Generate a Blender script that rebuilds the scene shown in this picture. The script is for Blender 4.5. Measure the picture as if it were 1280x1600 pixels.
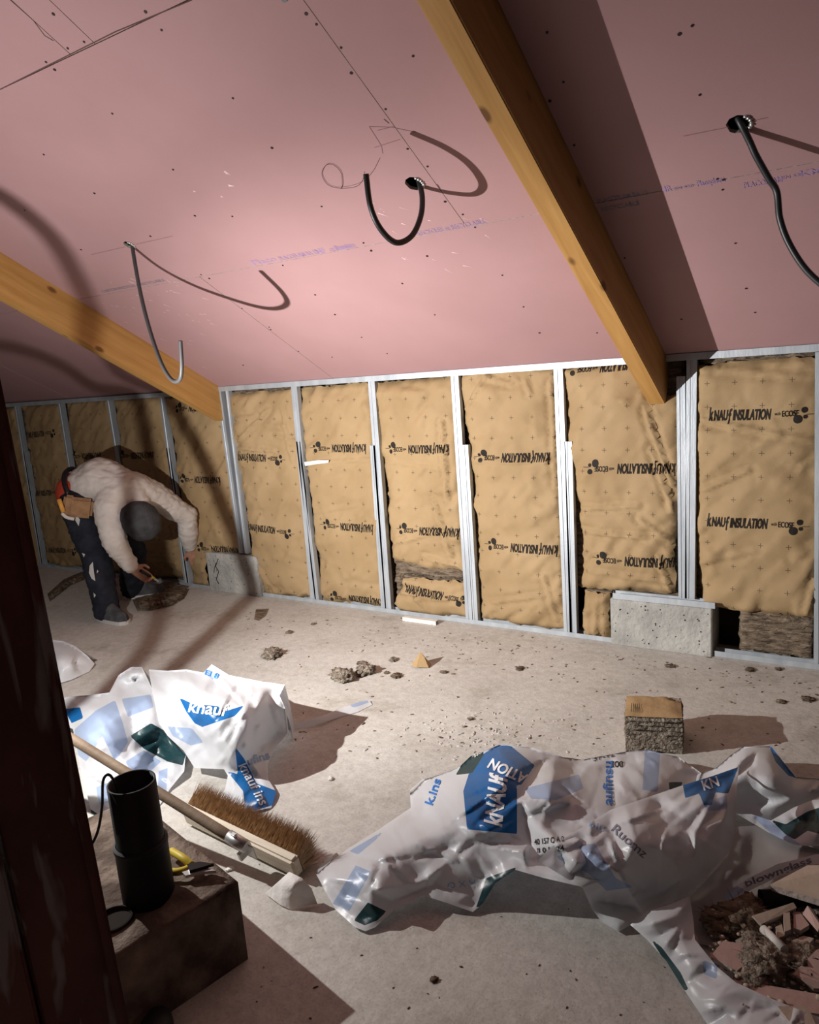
import bpy, bmesh, math, random
import numpy as np
from mathutils import Vector, Matrix, noise, geometry
from mathutils.bvhtree import BVHTree
random.seed(7)
rng = np.random.default_rng(7)
for o in list(bpy.data.objects): bpy.data.objects.remove(o, do_unlink=True)
SC = bpy.context.scene
COL = SC.collection

# ------------------------------------------------------------------ camera
F, YAW, PIT, ROL, DIST, H, TH, CH = 1168.477, .574687, .18897, -.0753766, 3.69809, 1.47595, .503036, 1.5
CAM = np.array([0, -DIST, CH])
_fw = np.array([-math.sin(YAW)*math.cos(PIT), math.cos(YAW)*math.cos(PIT), -math.sin(PIT)])
_r = np.cross(_fw, [0, 0, 1]); _r /= np.linalg.norm(_r)
_u = np.cross(_r, _fw)
RT = _r*math.cos(ROL) + _u*math.sin(ROL)
UP = -_r*math.sin(ROL) + _u*math.cos(ROL)
cd = bpy.data.cameras.new('camera'); cam = bpy.data.objects.new('camera', cd); COL.objects.link(cam)
cd.sensor_fit = 'VERTICAL'; cd.sensor_height = 36; cd.lens = 36*F/1600; cd.clip_start = .05
cam.matrix_world = Matrix(((RT[0], UP[0], -_fw[0], CAM[0]), (RT[1], UP[1], -_fw[1], CAM[1]), (RT[2], UP[2], -_fw[2], CAM[2]), (0, 0, 0, 1)))
SC.camera = cam

# ------------------------------------------------------------------ world, lamp, exposure
w = bpy.data.worlds.new('world'); SC.world = w; w.use_nodes = True
w.node_tree.nodes['Background'].inputs[0].default_value = (.75, .85, 1, 1)
w.node_tree.nodes['Background'].inputs[1].default_value = .05
LAMP = np.array([-2.6, -2.53, 1.03])
ld = bpy.data.lights.new('work_lamp_spill', 'POINT'); ld.energy = 82; ld.color = (1, .975, .95); ld.shadow_soft_size = .008
lo = bpy.data.objects.new('work_lamp_spill', ld); COL.objects.link(lo); lo.location = LAMP
sd = bpy.data.lights.new('work_lamp_flood', 'SPOT'); sd.energy = 350; sd.color = (1, .975, .95); sd.shadow_soft_size = .008
sd.spot_size = math.radians(132); sd.spot_blend = 1
so = bpy.data.objects.new('work_lamp_flood', sd); COL.objects.link(so); so.location = LAMP
so.rotation_euler = Vector((.36, 1, -.02)).to_track_quat('-Z', 'Y').to_euler(); so.scale = (1, .62, 1)      # a flood that throws wide and flat
SC.view_settings.view_transform = 'Standard'; SC.view_settings.look = 'None'
SC.view_settings.gamma = 1; SC.view_settings.use_curve_mapping = False
SC.view_settings.exposure = .2

# ------------------------------------------------------------------ pixel <-> world
def ray(px, py):
    return _fw + (px-640)/F*RT + (800-py)/F*UP
def hit(px, py, n, c):
    d = ray(px, py); n = np.array(n, float)
    return CAM + (c-CAM@n)/(d@n)*d
def at_z(px, py, z=0.): return Vector(hit(px, py, (0, 0, 1), z))
def at_y(px, py, y=0.): return Vector(hit(px, py, (0, 1, 0), y))
def at_x(px, py, x=0.): return Vector(hit(px, py, (1, 0, 0), x))
NC = np.array([0, math.sin(TH), math.cos(TH)]); CC = H*math.cos(TH)
def at_c(px, py, dep=0.): return Vector(hit(px, py, NC, CC-dep))
def at_d(px, py, d):
    v = ray(px, py); return Vector(CAM + v/np.linalg.norm(v)*d)
def project(p):
    d = np.asarray(p, float)-CAM; z = d@_fw
    return 640+F*(d@RT)/z, 800-F*(d@UP)/z
def CP(x, t, dep=0.):       # ceiling point: t metres up the slope from the wall, dep below the plane
    return Vector((x, -t*math.cos(TH)-dep*NC[1], H+t*math.sin(TH)-dep*NC[2]))

# ------------------------------------------------------------------ materials
MATS = {}
def mat(name, col, rough=.7, col2=None, scale=8., bump=0., bscale=40., spec=.3, metal=0., stretch=None, detail=6., coord='Object', trans=0., lo=.35, hi=.65):
    if name in MATS: return MATS[name]
    m = bpy.data.materials.new(name); m.use_nodes = True
    nt = m.node_tree; N = nt.nodes; L = nt.links; b = N['Principled BSDF']
    b.inputs['Roughness'].default_value = rough; b.inputs['Metallic'].default_value = metal
    b.inputs['Specular IOR Level'].default_value = spec
    b.inputs['Base Color'].default_value = (*col, 1)
    tc = N.new('ShaderNodeTexCoord'); mp = N.new('ShaderNodeMapping'); L.new(tc.outputs[coord], mp.inputs[0])
    if stretch: mp.inputs['Scale'].default_value = stretch
    if col2:
        n = N.new('ShaderNodeTexNoise'); n.inputs['Scale'].default_value = scale; n.inputs['Detail'].default_value = detail
        L.new(mp.outputs[0], n.inputs['Vector'])
        r = N.new('ShaderNodeValToRGB'); r.color_ramp.elements[0].position = lo; r.color_ramp.elements[1].position = hi
        r.color_ramp.elements[0].color = (*col, 1); r.color_ramp.elements[1].color = (*col2, 1)
        L.new(n.outputs['Fac'], r.inputs[0]); L.new(r.outputs[0], b.inputs['Base Color'])
    if bump:
        n2 = N.new('ShaderNodeTexNoise'); n2.inputs['Scale'].default_value = bscale; n2.inputs['Detail'].default_value = 8
        L.new(mp.outputs[0], n2.inputs['Vector'])
        bp = N.new('ShaderNodeBump'); bp.inputs['Strength'].default_value = bump; bp.inputs['Distance'].default_value = .02
        L.new(n2.outputs['Fac'], bp.inputs['Height']); L.new(bp.outputs[0], b.inputs['Normal'])
    if trans:
        out = N['Material Output']; tr = N.new('ShaderNodeBsdfTranslucent'); mx = N.new('ShaderNodeMixShader')
        tr.inputs[0].default_value = (*col, 1); mx.inputs[0].default_value = trans
        L.new(b.outputs[0], mx.inputs[1]); L.new(tr.outputs[0], mx.inputs[2]); L.new(mx.outputs[0], out.inputs[0])
    MATS[name] = m
    return m
def mnode(nt, op, a, b=None):
    n = nt.nodes.new('ShaderNodeMath'); n.operation = op
    for i, v in enumerate((a, b)):
        if v is None: continue
        if isinstance(v, (int, float)): n.inputs[i].default_value = v
        else: nt.links.new(v, n.inputs[i])
    return n.outputs[0]

def concrete_floor():
    m = mat('floor_concrete', (.52, .495, .45), .85, (.64, .615, .57), 1.6, 0, spec=.2, lo=.3, hi=.7)
    nt = m.node_tree; N = nt.nodes; L = nt.links; b = N['Principled BSDF']
    tc = N['Texture Coordinate']
    base = b.inputs['Base Color'].links[0].from_socket
    def noi(s, d=8, r=.6):
        n = N.new('ShaderNodeTexNoise'); n.inputs['Scale'].default_value = s; n.inputs['Detail'].default_value = d; n.inputs['Roughness'].default_value = r
        L.new(tc.outputs['Object'], n.inputs['Vector']); return n.outputs['Fac']
    def ramp(s, p0, p1, c0, c1):
        r = N.new('ShaderNodeValToRGB'); r.color_ramp.elements[0].position = p0; r.color_ramp.elements[1].position = p1
        r.color_ramp.elements[0].color = (*c0, 1); r.color_ramp.elements[1].color = (*c1, 1); L.new(s, r.inputs[0]); return r.outputs[0]
    def mul(a, c):
        x = N.new('ShaderNodeMix'); x.data_type = 'RGBA'; x.blend_type = 'MULTIPLY'; x.inputs[0].default_value = 1
        L.new(a, x.inputs[6]); L.new(c, x.inputs[7]); return x.outputs[2]
    c = mul(base, ramp(noi(26, 8, .7), .3, .62, (.80, .79, .78), (1.04, 1.04, 1.04)))
    c = mul(c, ramp(noi(110, 4, .6), .36, .5, (.86, .85, .84), (1, 1, 1)))
    c = mul(c, ramp(noi(3.1, 9, .75), .33, .47, (.78, .76, .73), (1, 1, 1)))
    L.new(c, b.inputs['Base Color'])
    hh = mnode(nt, 'ADD', mnode(nt, 'MULTIPLY', noi(60, 10, .7), .5), mnode(nt, 'MULTIPLY', noi(9, 6, .6), .8))
    bp = N.new('ShaderNodeBump'); bp.inputs['Strength'].default_value = .35; bp.inputs['Distance'].default_value = .012
    L.new(hh, bp.inputs['Height']); L.new(bp.outputs[0], b.inputs['Normal'])
    return m
M_FLOOR = concrete_floor()
M_CONC = mat('raw_concrete', (.30, .295, .275), .9, (.44, .43, .40), 7, .5, 45, spec=.15)
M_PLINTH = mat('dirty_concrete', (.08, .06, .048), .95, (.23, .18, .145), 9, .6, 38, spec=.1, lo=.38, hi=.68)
M_PINK = mat('pink_plasterboard', (.375, .222, .226), .75, (.41, .246, .25), 2.2, .04, 220, spec=.12, lo=.3, hi=.7)
M_CORE = mat('gypsum_core', (.58, .50, .45), .9, (.48, .40, .36), 14, .3, 80, spec=.1)
M_DARK = mat('dark_void', (.02, .016, .014), .95, (.035, .03, .025), 6, spec=.05)
M_WALL = mat('plain_plaster', (.13, .12, .11), .9, (.16, .145, .13), 3, .1, 40, spec=.1)
M_STEEL = mat('galvanised_steel', (.38, .415, .45), .45, (.50, .535, .57), 14, .05, 90, metal=.35, spec=.5, stretch=(1, 1, .25))
M_WOOL = mat('brown_mineral_wool', (.10, .072, .05), .98, (.31, .24, .175), 30, 1., 70, spec=.05, stretch=(.45, 1, 2.2), lo=.33, hi=.68)
M_GWOOL = mat('grey_mineral_wool', (.17, .135, .105), .98, (.42, .355, .285), 42, 1., 90, spec=.05, lo=.33, hi=.66)
M_INK = mat('black_ink', (.022, .018, .015), .7, spec=.15)
M_VIOLET = mat('violet_ink', (.36, .24, .38), .8, spec=.1)
M_BLUEINK = mat('blue_ink', (.03, .17, .52), .5, spec=.3)
M_WHITEINK = mat('white_ink', (.78, .80, .82), .5, spec=.3)
M_GREYINK = mat('grey_ink', (.20, .19, .24), .6, spec=.2)
M_PALEBLUE = mat('pale_blue_ink', (.30, .44, .68), .5, spec=.3)
M_CONDUIT = mat('conduit_plastic', (.018, .018, .02), .42, spec=.5)
M_GCONDUIT = mat('grey_conduit_plastic', (.055, .054, .056), .5, spec=.4)
M_PVC = mat('black_pvc', (.007, .007, .008), .55, (.011, .011, .012), 12, spec=.2)
M_CABLE = mat('cable_rubber', (.012, .012, .013), .5, spec=.3)
M_BLOCKWOOD = mat('pale_wood', (.60, .53, .42), .6, (.70, .63, .52), 9, .1, 60, stretch=(.6, 8, 8), spec=.25)
M_HANDLE = mat('worn_wood', (.15, .105, .068), .65, (.22, .16, .11), 10, .1, 60, spec=.25)
M_BRISTLE = mat('coir_bristle', (.40, .27, .16), .9, (.58, .43, .28), 60, spec=.1)
M_BRACKET = mat('zinc_bracket', (.55, .55, .54), .38, metal=.8, spec=.5)
M_SCREW = mat('dark_screw', (.03, .018, .018), .6, metal=.3)
M_PAPERW = mat('white_card', (.78, .75, .71), .75, (.86, .83, .80), 8, .3, 30, spec=.2)
M_TAPE = mat('white_tape', (.80, .78, .74), .5, (.66, .63, .58), 25, spec=.3)
M_PBTOP = mat('pink_board_face', (.50, .335, .29), .85, (.58, .41, .355), 9, .1, 60, spec=.1)
M_PBTAN = mat('tan_board_face', (.44, .345, .27), .85, (.53, .43, .345), 9, .1, 60, spec=.1)
M_PENCIL = mat('pencil', (.28, .15, .16), .8, spec=.1)
M_CHALK = mat('plaster_dust', (.80, .62, .61), .9, (.70, .47, .46), 30, spec=.05)

def wood(name, c1, c2, knot=(.16, .07, .02)):
    m = mat(name, c1, .55, spec=.35)
    nt = m.node_tree; N = nt.nodes; L = nt.links; b = N['Principled BSDF']; tc = N['Texture Coordinate']
    mp = N.new('ShaderNodeMapping'); mp.inputs['Scale'].default_value = (14, .9, 14); L.new(tc.outputs['Object'], mp.inputs[0])
    n = N.new('ShaderNodeTexNoise'); n.inputs['Scale'].default_value = 2.2; n.inputs['Detail'].default_value = 8; n.inputs['Distortion'].default_value = .6; L.new(mp.outputs[0], n.inputs['Vector'])
    r = N.new('ShaderNodeValToRGB'); r.color_ramp.elements[0].position = .3; r.color_ramp.elements[1].position = .7
    r.color_ramp.elements[0].color = (*c1, 1); r.color_ramp.elements[1].color = (*c2, 1); L.new(n.outputs['Fac'], r.inputs[0])
    mp2 = N.new('ShaderNodeMapping'); mp2.inputs['Scale'].default_value = (7, 3.4, 7); L.new(tc.outputs['Object'], mp2.inputs[0])
    v = N.new('ShaderNodeTexVoronoi'); v.inputs['Scale'].default_value = 1.0; L.new(mp2.outputs[0], v.inputs['Vector'])
    r2 = N.new('ShaderNodeValToRGB'); r2.color_ramp.elements[0].position = .07; r2.color_ramp.elements[1].position = .13
    r2.color_ramp.elements[0].color = (1, 1, 1, 1); r2.color_ramp.elements[1].color = (0, 0, 0, 1); L.new(v.outputs['Distance'], r2.inputs[0])
    x = N.new('ShaderNodeMix'); x.data_type = 'RGBA'; L.new(r2.outputs[0], x.inputs[0]); L.new(r.outputs[0], x.inputs[6]); x.inputs[7].default_value = (*knot, 1)
    L.new(x.outputs[2], b.inputs['Base Color'])
    bp = N.new('ShaderNodeBump'); bp.inputs['Strength'].default_value = .12; bp.inputs['Distance'].default_value = .01
    L.new(n.outputs['Fac'], bp.inputs['Height']); L.new(bp.outputs[0], b.inputs['Normal'])
    return m
M_BEAM = wood('varnished_pine', (.39, .195, .052), (.51, .28, .09))

def post_mat():
    m = mat('brown_painted_timber', (.13, .045, .035), .45, (.18, .065, .05), 6, .1, 30, spec=.3)
    nt = m.node_tree; N = nt.nodes; L = nt.links; b = N['Principled BSDF']; tc = N['Texture Coordinate']
    base = b.inputs['Base Color'].links[0].from_socket
    mp = N.new('ShaderNodeMapping'); mp.inputs['Scale'].default_value = (1, 1, .16); L.new(tc.outputs['Object'], mp.inputs[0])
    n = N.new('ShaderNodeTexNoise'); n.inputs['Scale'].default_value = 26; n.inputs['Detail'].default_value = 3; n.inputs['Distortion'].default_value = .5; L.new(mp.outputs[0], n.inputs['Vector'])
    r = N.new('ShaderNodeValToRGB'); r.color_ramp.elements[0].position = .53; r.color_ramp.elements[1].position = .61
    r.color_ramp.elements[0].color = (0, 0, 0, 1); r.color_ramp.elements[1].color = (.7, .7, .7, 1); L.new(n.outputs['Fac'], r.inputs[0])
    x = N.new('ShaderNodeMix'); x.data_type = 'RGBA'; L.new(r.outputs[0], x.inputs[0]); L.new(base, x.inputs[6]); x.inputs[7].default_value = (.40, .36, .35, 1)
    L.new(x.outputs[2], b.inputs['Base Color'])
    return m
M_POST = post_mat()

def paper_mat():
    m = mat('kraft_paper', (.305, .205, .102), .72, (.37, .255, .135), 3.5, .06, 160, spec=.25)
    nt = m.node_tree; N = nt.nodes; L = nt.links; b = N['Principled BSDF']
    base = b.inputs['Base Color'].links[0].from_socket
    uv = N.new('ShaderNodeUVMap'); uv.uv_map = 'UVMap'
    s = N.new('ShaderNodeSeparateXYZ'); L.new(uv.outputs[0], s.inputs[0])
    def cell(o, p):
        f = mnode(nt, 'FRACT', mnode(nt, 'DIVIDE', o, p)); return mnode(nt, 'MULTIPLY', mnode(nt, 'ABSOLUTE', mnode(nt, 'SUBTRACT', f, .5)), p)
    a = cell(s.outputs[0], .117); c = cell(s.outputs[1], .108)
    h = mnode(nt, 'MULTIPLY', mnode(nt, 'LESS_THAN', a, .0115), mnode(nt, 'LESS_THAN', c, .0016))
    v = mnode(nt, 'MULTIPLY', mnode(nt, 'LESS_THAN', a, .0016), mnode(nt, 'LESS_THAN', c, .0115))
    k = mnode(nt, 'MAXIMUM', h, v)
    x = N.new('ShaderNodeMix'); x.data_type = 'RGBA'; L.new(mnode(nt, 'MULTIPLY', k, .75), x.inputs[0]); L.new(base, x.inputs[6]); x.inputs[7].default_value = (.05, .03, .02, 1)
    L.new(x.outputs[2], b.inputs['Base Color'])
    return m
M_PAPER = paper_mat()

def film_mat(name, base, inks, trans=.35, gloss=.28):
    """thin plastic film; inks = [(attribute, colour)], printed where the attribute is positive"""
    m = bpy.data.materials.new(name); m.use_nodes = True
    nt = m.node_tree; N = nt.nodes; L = nt.links; b = N['Principled BSDF']; out = N['Material Output']
    b.inputs['Roughness'].default_value = gloss; b.inputs['Specular IOR Level'].default_value = .5
    cur = None
    rgb = N.new('ShaderNodeRGB'); rgb.outputs[0].default_value = (*base, 1); cur = rgb.outputs[0]
    for at, c in inks:
        a = N.new('ShaderNodeAttribute'); a.attribute_name = at
        g = mnode(nt, 'GREATER_THAN', a.outputs['Fac'], 0.)
        if len(c) > 3: g = mnode(nt, 'MULTIPLY', g, c[3])
        x = N.new('ShaderNodeMix'); x.data_type = 'RGBA'; L.new(g, x.inputs[0]); L.new(cur, x.inputs[6]); x.inputs[7].default_value = (*c[:3], 1); cur = x.outputs[2]
    L.new(cur, b.inputs['Base Color'])
    tc = N.new('ShaderNodeTexCoord'); n = N.new('ShaderNodeTexNoise'); n.inputs['Scale'].default_value = 22; n.inputs['Detail'].default_value = 3; L.new(tc.outputs['Object'], n.inputs['Vector'])
    bp = N.new('ShaderNodeBump'); bp.inputs['Strength'].default_value = .10; bp.inputs['Distance'].default_value = .01; L.new(n.outputs['Fac'], bp.inputs['Height']); L.new(bp.outputs[0], b.inputs['Normal'])
    tr = N.new('ShaderNodeBsdfTranslucent'); L.new(cur, tr.inputs[0]); mx = N.new('ShaderNodeMixShader'); mx.inputs[0].default_value = trans
    L.new(b.outputs[0], mx.inputs[1]); L.new(tr.outputs[0], mx.inputs[2]); L.new(mx.outputs[0], out.inputs[0])
    return m

# ------------------------------------------------------------------ object helpers
def obj(name, bm, m, parent=None, smooth=False):
    me = bpy.data.meshes.new(name)
    if isinstance(bm, tuple): me.from_pydata([tuple(v) for v in bm[0]], [], bm[1])
    else: bm.to_mesh(me); bm.free()
    for x in (m if isinstance(m, (list, tuple)) else [m]): me.materials.append(x)
    if smooth: me.polygons.foreach_set('use_smooth', [True]*len(me.polygons))
    o = bpy.data.objects.new(name, me); COL.objects.link(o)
    if parent: o.parent = parent; o.matrix_parent_inverse = Matrix.Identity(4); o.location = -_origin(parent)
    return o
def _origin(p):
    v = Vector(p.location)
    while p.parent: p = p.parent; v += Vector(p.location)
    return v
def thing(name, label, cat, loc, group=None, kind=None):
    o = bpy.data.objects.new(name, None); COL.objects.link(o); o.location = loc; o.empty_display_size = .1
    return tag(o, label, cat, group, kind)
def tag(o, label=None, cat=None, group=None, kind=None):
    if label: o['label'] = label
    if cat: o['category'] = cat
    if group: o['group'] = group
    if kind: o['kind'] = kind
    return o
def add_box(bm, c, s, R=None, bev=0.):
    t = bmesh.new(); bmesh.ops.create_cube(t, size=1)
    bmesh.ops.scale(t, vec=s, verts=t.verts)
    if bev: bmesh.ops.bevel(t, geom=t.edges[:], offset=bev, segments=2, affect='EDGES')
    if R is not None: bmesh.ops.rotate(t, cent=(0, 0, 0), matrix=R, verts=t.verts)
    bmesh.ops.translate(t, vec=c, verts=t.verts); merge(bm, t)
def merge(bm, t):
    vm = {v: bm.verts.new(v.co) for v in t.verts}
    for f in t.faces:
        try:
            g = bm.faces.new([vm[v] for v in f.verts]); g.smooth = f.smooth; g.material_index = f.material_index
        except ValueError: pass
    t.free()
def add_prism(bm, pts, off):
    """solid from a 3D polygon extruded by the vector off"""
    off = Vector(off); a = [bm.verts.new(p) for p in pts]; b = [bm.verts.new(Vector(p)+off) for p in pts]; n = len(pts)
    bm.faces.new(a[::-1]); bm.faces.new(b)
    for i in range(n): bm.faces.new((a[i], a[(i+1) % n], b[(i+1) % n], b[i]))
    bmesh.ops.recalc_face_normals(bm, faces=bm.faces[:])
def spline(pts, n):
    P = [Vector(p) for p in pts]; P = [P[0]*2-P[1]]+P+[P[-1]*2-P[-2]]; out = []
    for i in range(1, len(P)-2):
        for k in range(n):
            t = k/n; a, b, c, d = P[i-1:i+3]
            out.append(.5*((2*b)+(c-a)*t+(2*a-5*b+4*c-d)*t*t+(3*b-a-3*c+d)*t**3))
    out.append(P[-2]); return out
def add_tube(bm, path, rad, seg=10, cap=True):
    path = [Vector(p) for p in path]; n = len(path); rings = []
    up = None
    for i, p in enumerate(path):
        d = (path[min(i+1, n-1)]-path[max(i-1, 0)]).normalized()
        if up is None: up = d.orthogonal().normalized()
        up = (up-d*up.dot(d)).normalized(); q = d.cross(up)
        r = rad(i) if callable(rad) else rad
        rings.append([bm.verts.new(p+(up*math.cos(a)+q*math.sin(a))*r) for a in [2*math.pi*k/seg for k in range(seg)]])
    for i in range(n-1):
        for k in range(seg):
            f = bm.faces.new((rings[i][k], rings[i][(k+1) % seg], rings[i+1][(k+1) % seg], rings[i+1][k])); f.smooth = True
    if cap: bm.faces.new(rings[0][::-1]); bm.faces.new(rings[-1])
def resample(path, step):
    out = [path[0]]; acc = 0
    for a, b in zip(path, path[1:]):
        l = (b-a).length; 
        if l < 1e-9: continue
        d = step-acc
        while d <= l: out.append(a.lerp(b, d/l)); d += step
        acc = (acc+l) % step
    return out
def corrugated(bm, pts, r, pitch=.0042):
    p = resample(spline(pts, 24), pitch/2)
    add_tube(bm, p, lambda i: r if i % 2 else r*.86, 10)
def add_blob(bm, c, rx, ry, rz, amp=.3, freq=3., seed=0., sub=3, R=None):
    t = bmesh.new(); bmesh.ops.create_icosphere(t, subdivisions=sub, radius=1)
    for v in t.verts:
        n = noise.noise(v.co*freq+Vector((seed, seed*1.7, -seed)))
        n2 = noise.noise(v.co*freq*3.1+Vector((seed*2, 0, seed)))
        v.co *= 1+amp*n+amp*.5*n2
        v.co = Vector((v.co.x*rx, v.co.y*ry, v.co.z*rz))
    if R is not None: bmesh.ops.rotate(t, cent=(0, 0, 0), matrix=R, verts=t.verts)
    bmesh.ops.translate(t, vec=c, verts=t.verts)
    for f in t.faces: f.smooth = True
    merge(bm, t)

# ------------------------------------------------------------------ lettering
_txt = {}
def glyphs(s, bold=0., maxlen=.16):
    """flat text, cap height about 1, left end at 0: (verts, faces, width)"""
    k = (s, bold, maxlen)
    if k in _txt: return _txt[k]
    cu = bpy.data.curves.new('t', 'FONT'); cu.body = s; cu.size = 1.42; cu.offset = bold; cu.resolution_u = 3; cu.align_x = 'LEFT'
    o = bpy.data.objects.new('t', cu); COL.objects.link(o)
    bpy.context.view_layer.update()
    me = bpy.data.meshes.new_from_object(o.evaluated_get(bpy.context.evaluated_depsgraph_get()))
    bpy.data.objects.remove(o)
    bm = bmesh.new(); bm.from_mesh(me); bpy.data.meshes.remove(me)
    bmesh.ops.triangulate(bm, faces=bm.faces[:])
    for _ in range(3):
        L = [e for e in bm.edges if e.calc_length() > maxlen]
        if not L: break
        bmesh.ops.subdivide_edges(bm, edges=L, cuts=1); bmesh.ops.triangulate(bm, faces=bm.faces[:])
    V = np.array([v.co[:2] for v in bm.verts]); Fc = [[v.index for v in f.verts] for f in bm.faces]; bm.free()
    if len(V): V[:, 0] -= V[:, 0].min()
    w = V[:, 0].max() if len(V) else 0
    _txt[k] = (V, Fc, w); return _txt[k]
def compose(items):
    """items: (kind, data...) laid out in (u,v) metres; returns verts, faces"""
    V = []; Fc = []
    for it in items:
        if it[0] == 't':
            _, s, u0, v0, wid, hei, bold, shear = it
            g, f, w = glyphs(s, bold); a = g.copy(); a[:, 0] = a[:, 0]/w*wid; a[:, 1] *= hei; a[:, 0] += a[:, 1]*shear; a += (u0, v0)
        else:
            _, u0, v0, r = it; n = 20
            a = np.array([(u0, v0)]+[(u0+r*math.cos(2*math.pi*i/n), v0+r*math.sin(2*math.pi*i/n)) for i in range(n)]); f = [[0, i+1, (i+1) % n+1] for i in range(n)]
        b = len(V); V += [tuple(q) for q in a]; Fc += [[i+b for i in q] for q in f]
    return np.array(V), Fc

# ------------------------------------------------------------------ sheets
def inside(px, py, poly):
    c = False; n = len(poly)
    for i in range(n):
        x1, y1 = poly[i][:2]; x2, y2 = poly[(i+1) % n][:2]
        if (y1 > py) != (y2 > py) and px < (x2-x1)*(py-y1)/(y2-y1)+x1: c = not c
    return c
def sdf(P, poly):
    P = np.asarray(P, float); best = np.full(len(P), 1e9); ins = np.zeros(len(P), bool); n = len(poly)
    for i in range(n):
        a = np.array(poly[i][:2], float); b = np.array(poly[(i+1) % n][:2], float); e = b-a
        t = np.clip(((P-a)@e)/max(e@e, 1e-9), 0, 1); best = np.minimum(best, np.hypot(*(P-a-t[:, None]*e).T))
        c = (a[1] > P[:, 1]) != (b[1] > P[:, 1])
        with np.errstate(divide='ignore', invalid='ignore'):
            xx = (b[0]-a[0])*(P[:, 1]-a[1])/(b[1]-a[1]) + a[0]
        ins ^= c & (P[:, 0] < xx)
    return np.where(ins, best, -best)
def dense(poly, step):
    out = []
    n = len(poly)
    for i in range(n):
        a = np.array(poly[i], float); b = np.array(poly[(i+1) % n], float); k = max(1, int(np.hypot(*(b-a)[:2])/step))
        out += [tuple(a+(b-a)*j/k) for j in range(k)]
    return out
def mesh2d(poly, step, jit=.25, extra=()):
    """triangulate a polygon; the outline points come first"""
    b = [Vector(p[:2]) for p in poly]; nb = len(b)
    P = np.array([p[:2] for p in poly]); lo = P.min(0); hi = P.max(0)
    xs = np.arange(lo[0], hi[0], step); ys = np.arange(lo[1], hi[1], step*.87); g = []
    for j, y in enumerate(ys):
        for x in xs: g.append((x+(j % 2)*step*.5, y))
    g = np.array(g)+rng.uniform(-jit, jit, (len(g), 2))*step
    g = g[sdf(g, poly) > step*.45]
    pts = b+[Vector(q) for q in g]
    r = geometry.delaunay_2d_cdt(pts, [(i, (i+1) % nb) for i in range(nb)], [], 1, 1e-5)
    return np.array([v[:] for v in r[0]]), [list(f) for f in r[2]]
def rbf(ctrl, Q):
    """thin-plate interpolation of the third column of ctrl at Q"""
    c = np.array(ctrl, float); s = np.abs(c[:, :2]).max(); X = c[:, :2]/s; n = len(X)
    U = lambda d: np.where(d > 0, d*d*np.log(d+1e-12), 0)
    K = U(np.linalg.norm(X[:, None]-X[None], axis=2))+np.eye(n)*2e-4
    Pm = np.c_[np.ones(n), X]; A = np.block([[K, Pm], [Pm.T, np.zeros((3, 3))]])
    wv = np.linalg.solve(A, np.r_[c[:, 2], 0, 0, 0]); Y = np.asarray(Q, float)/s
    return U(np.linalg.norm(Y[:, None]-X[None], axis=2))@wv[:n]+np.c_[np.ones(len(Y)), Y]@wv[n:]
def facets(Q, step, amp, seed):
    """crumpled-film relief: linear interpolation over random heights"""
    r = np.random.default_rng(seed); Q = np.asarray(Q); lo = Q.min(0)-step*2; hi = Q.max(0)+step*2
    n = int((hi-lo).prod()/step**2); P = r.uniform(lo, hi, (n, 2)); P = np.r_[P, [lo, hi, (lo[0], hi[1]), (hi[0], lo[1])]]
    R = geometry.delaunay_2d_cdt([Vector(p) for p in P], [], [], 0, 1e-6)
    V = [Vector((v[0], v[1], z)) for v, z in zip(R[0], r.normal(0, amp, len(R[0])))]
    t = BVHTree.FromPolygons(V, R[2]); out = np.zeros(len(Q))
    for i, q in enumerate(Q):
        h = t.ray_cast(Vector((q[0], q[1], 50*amp)), Vector((0, 0, -1)))
        if h[0] is not None: out[i] = h[0].z
    return out
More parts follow.
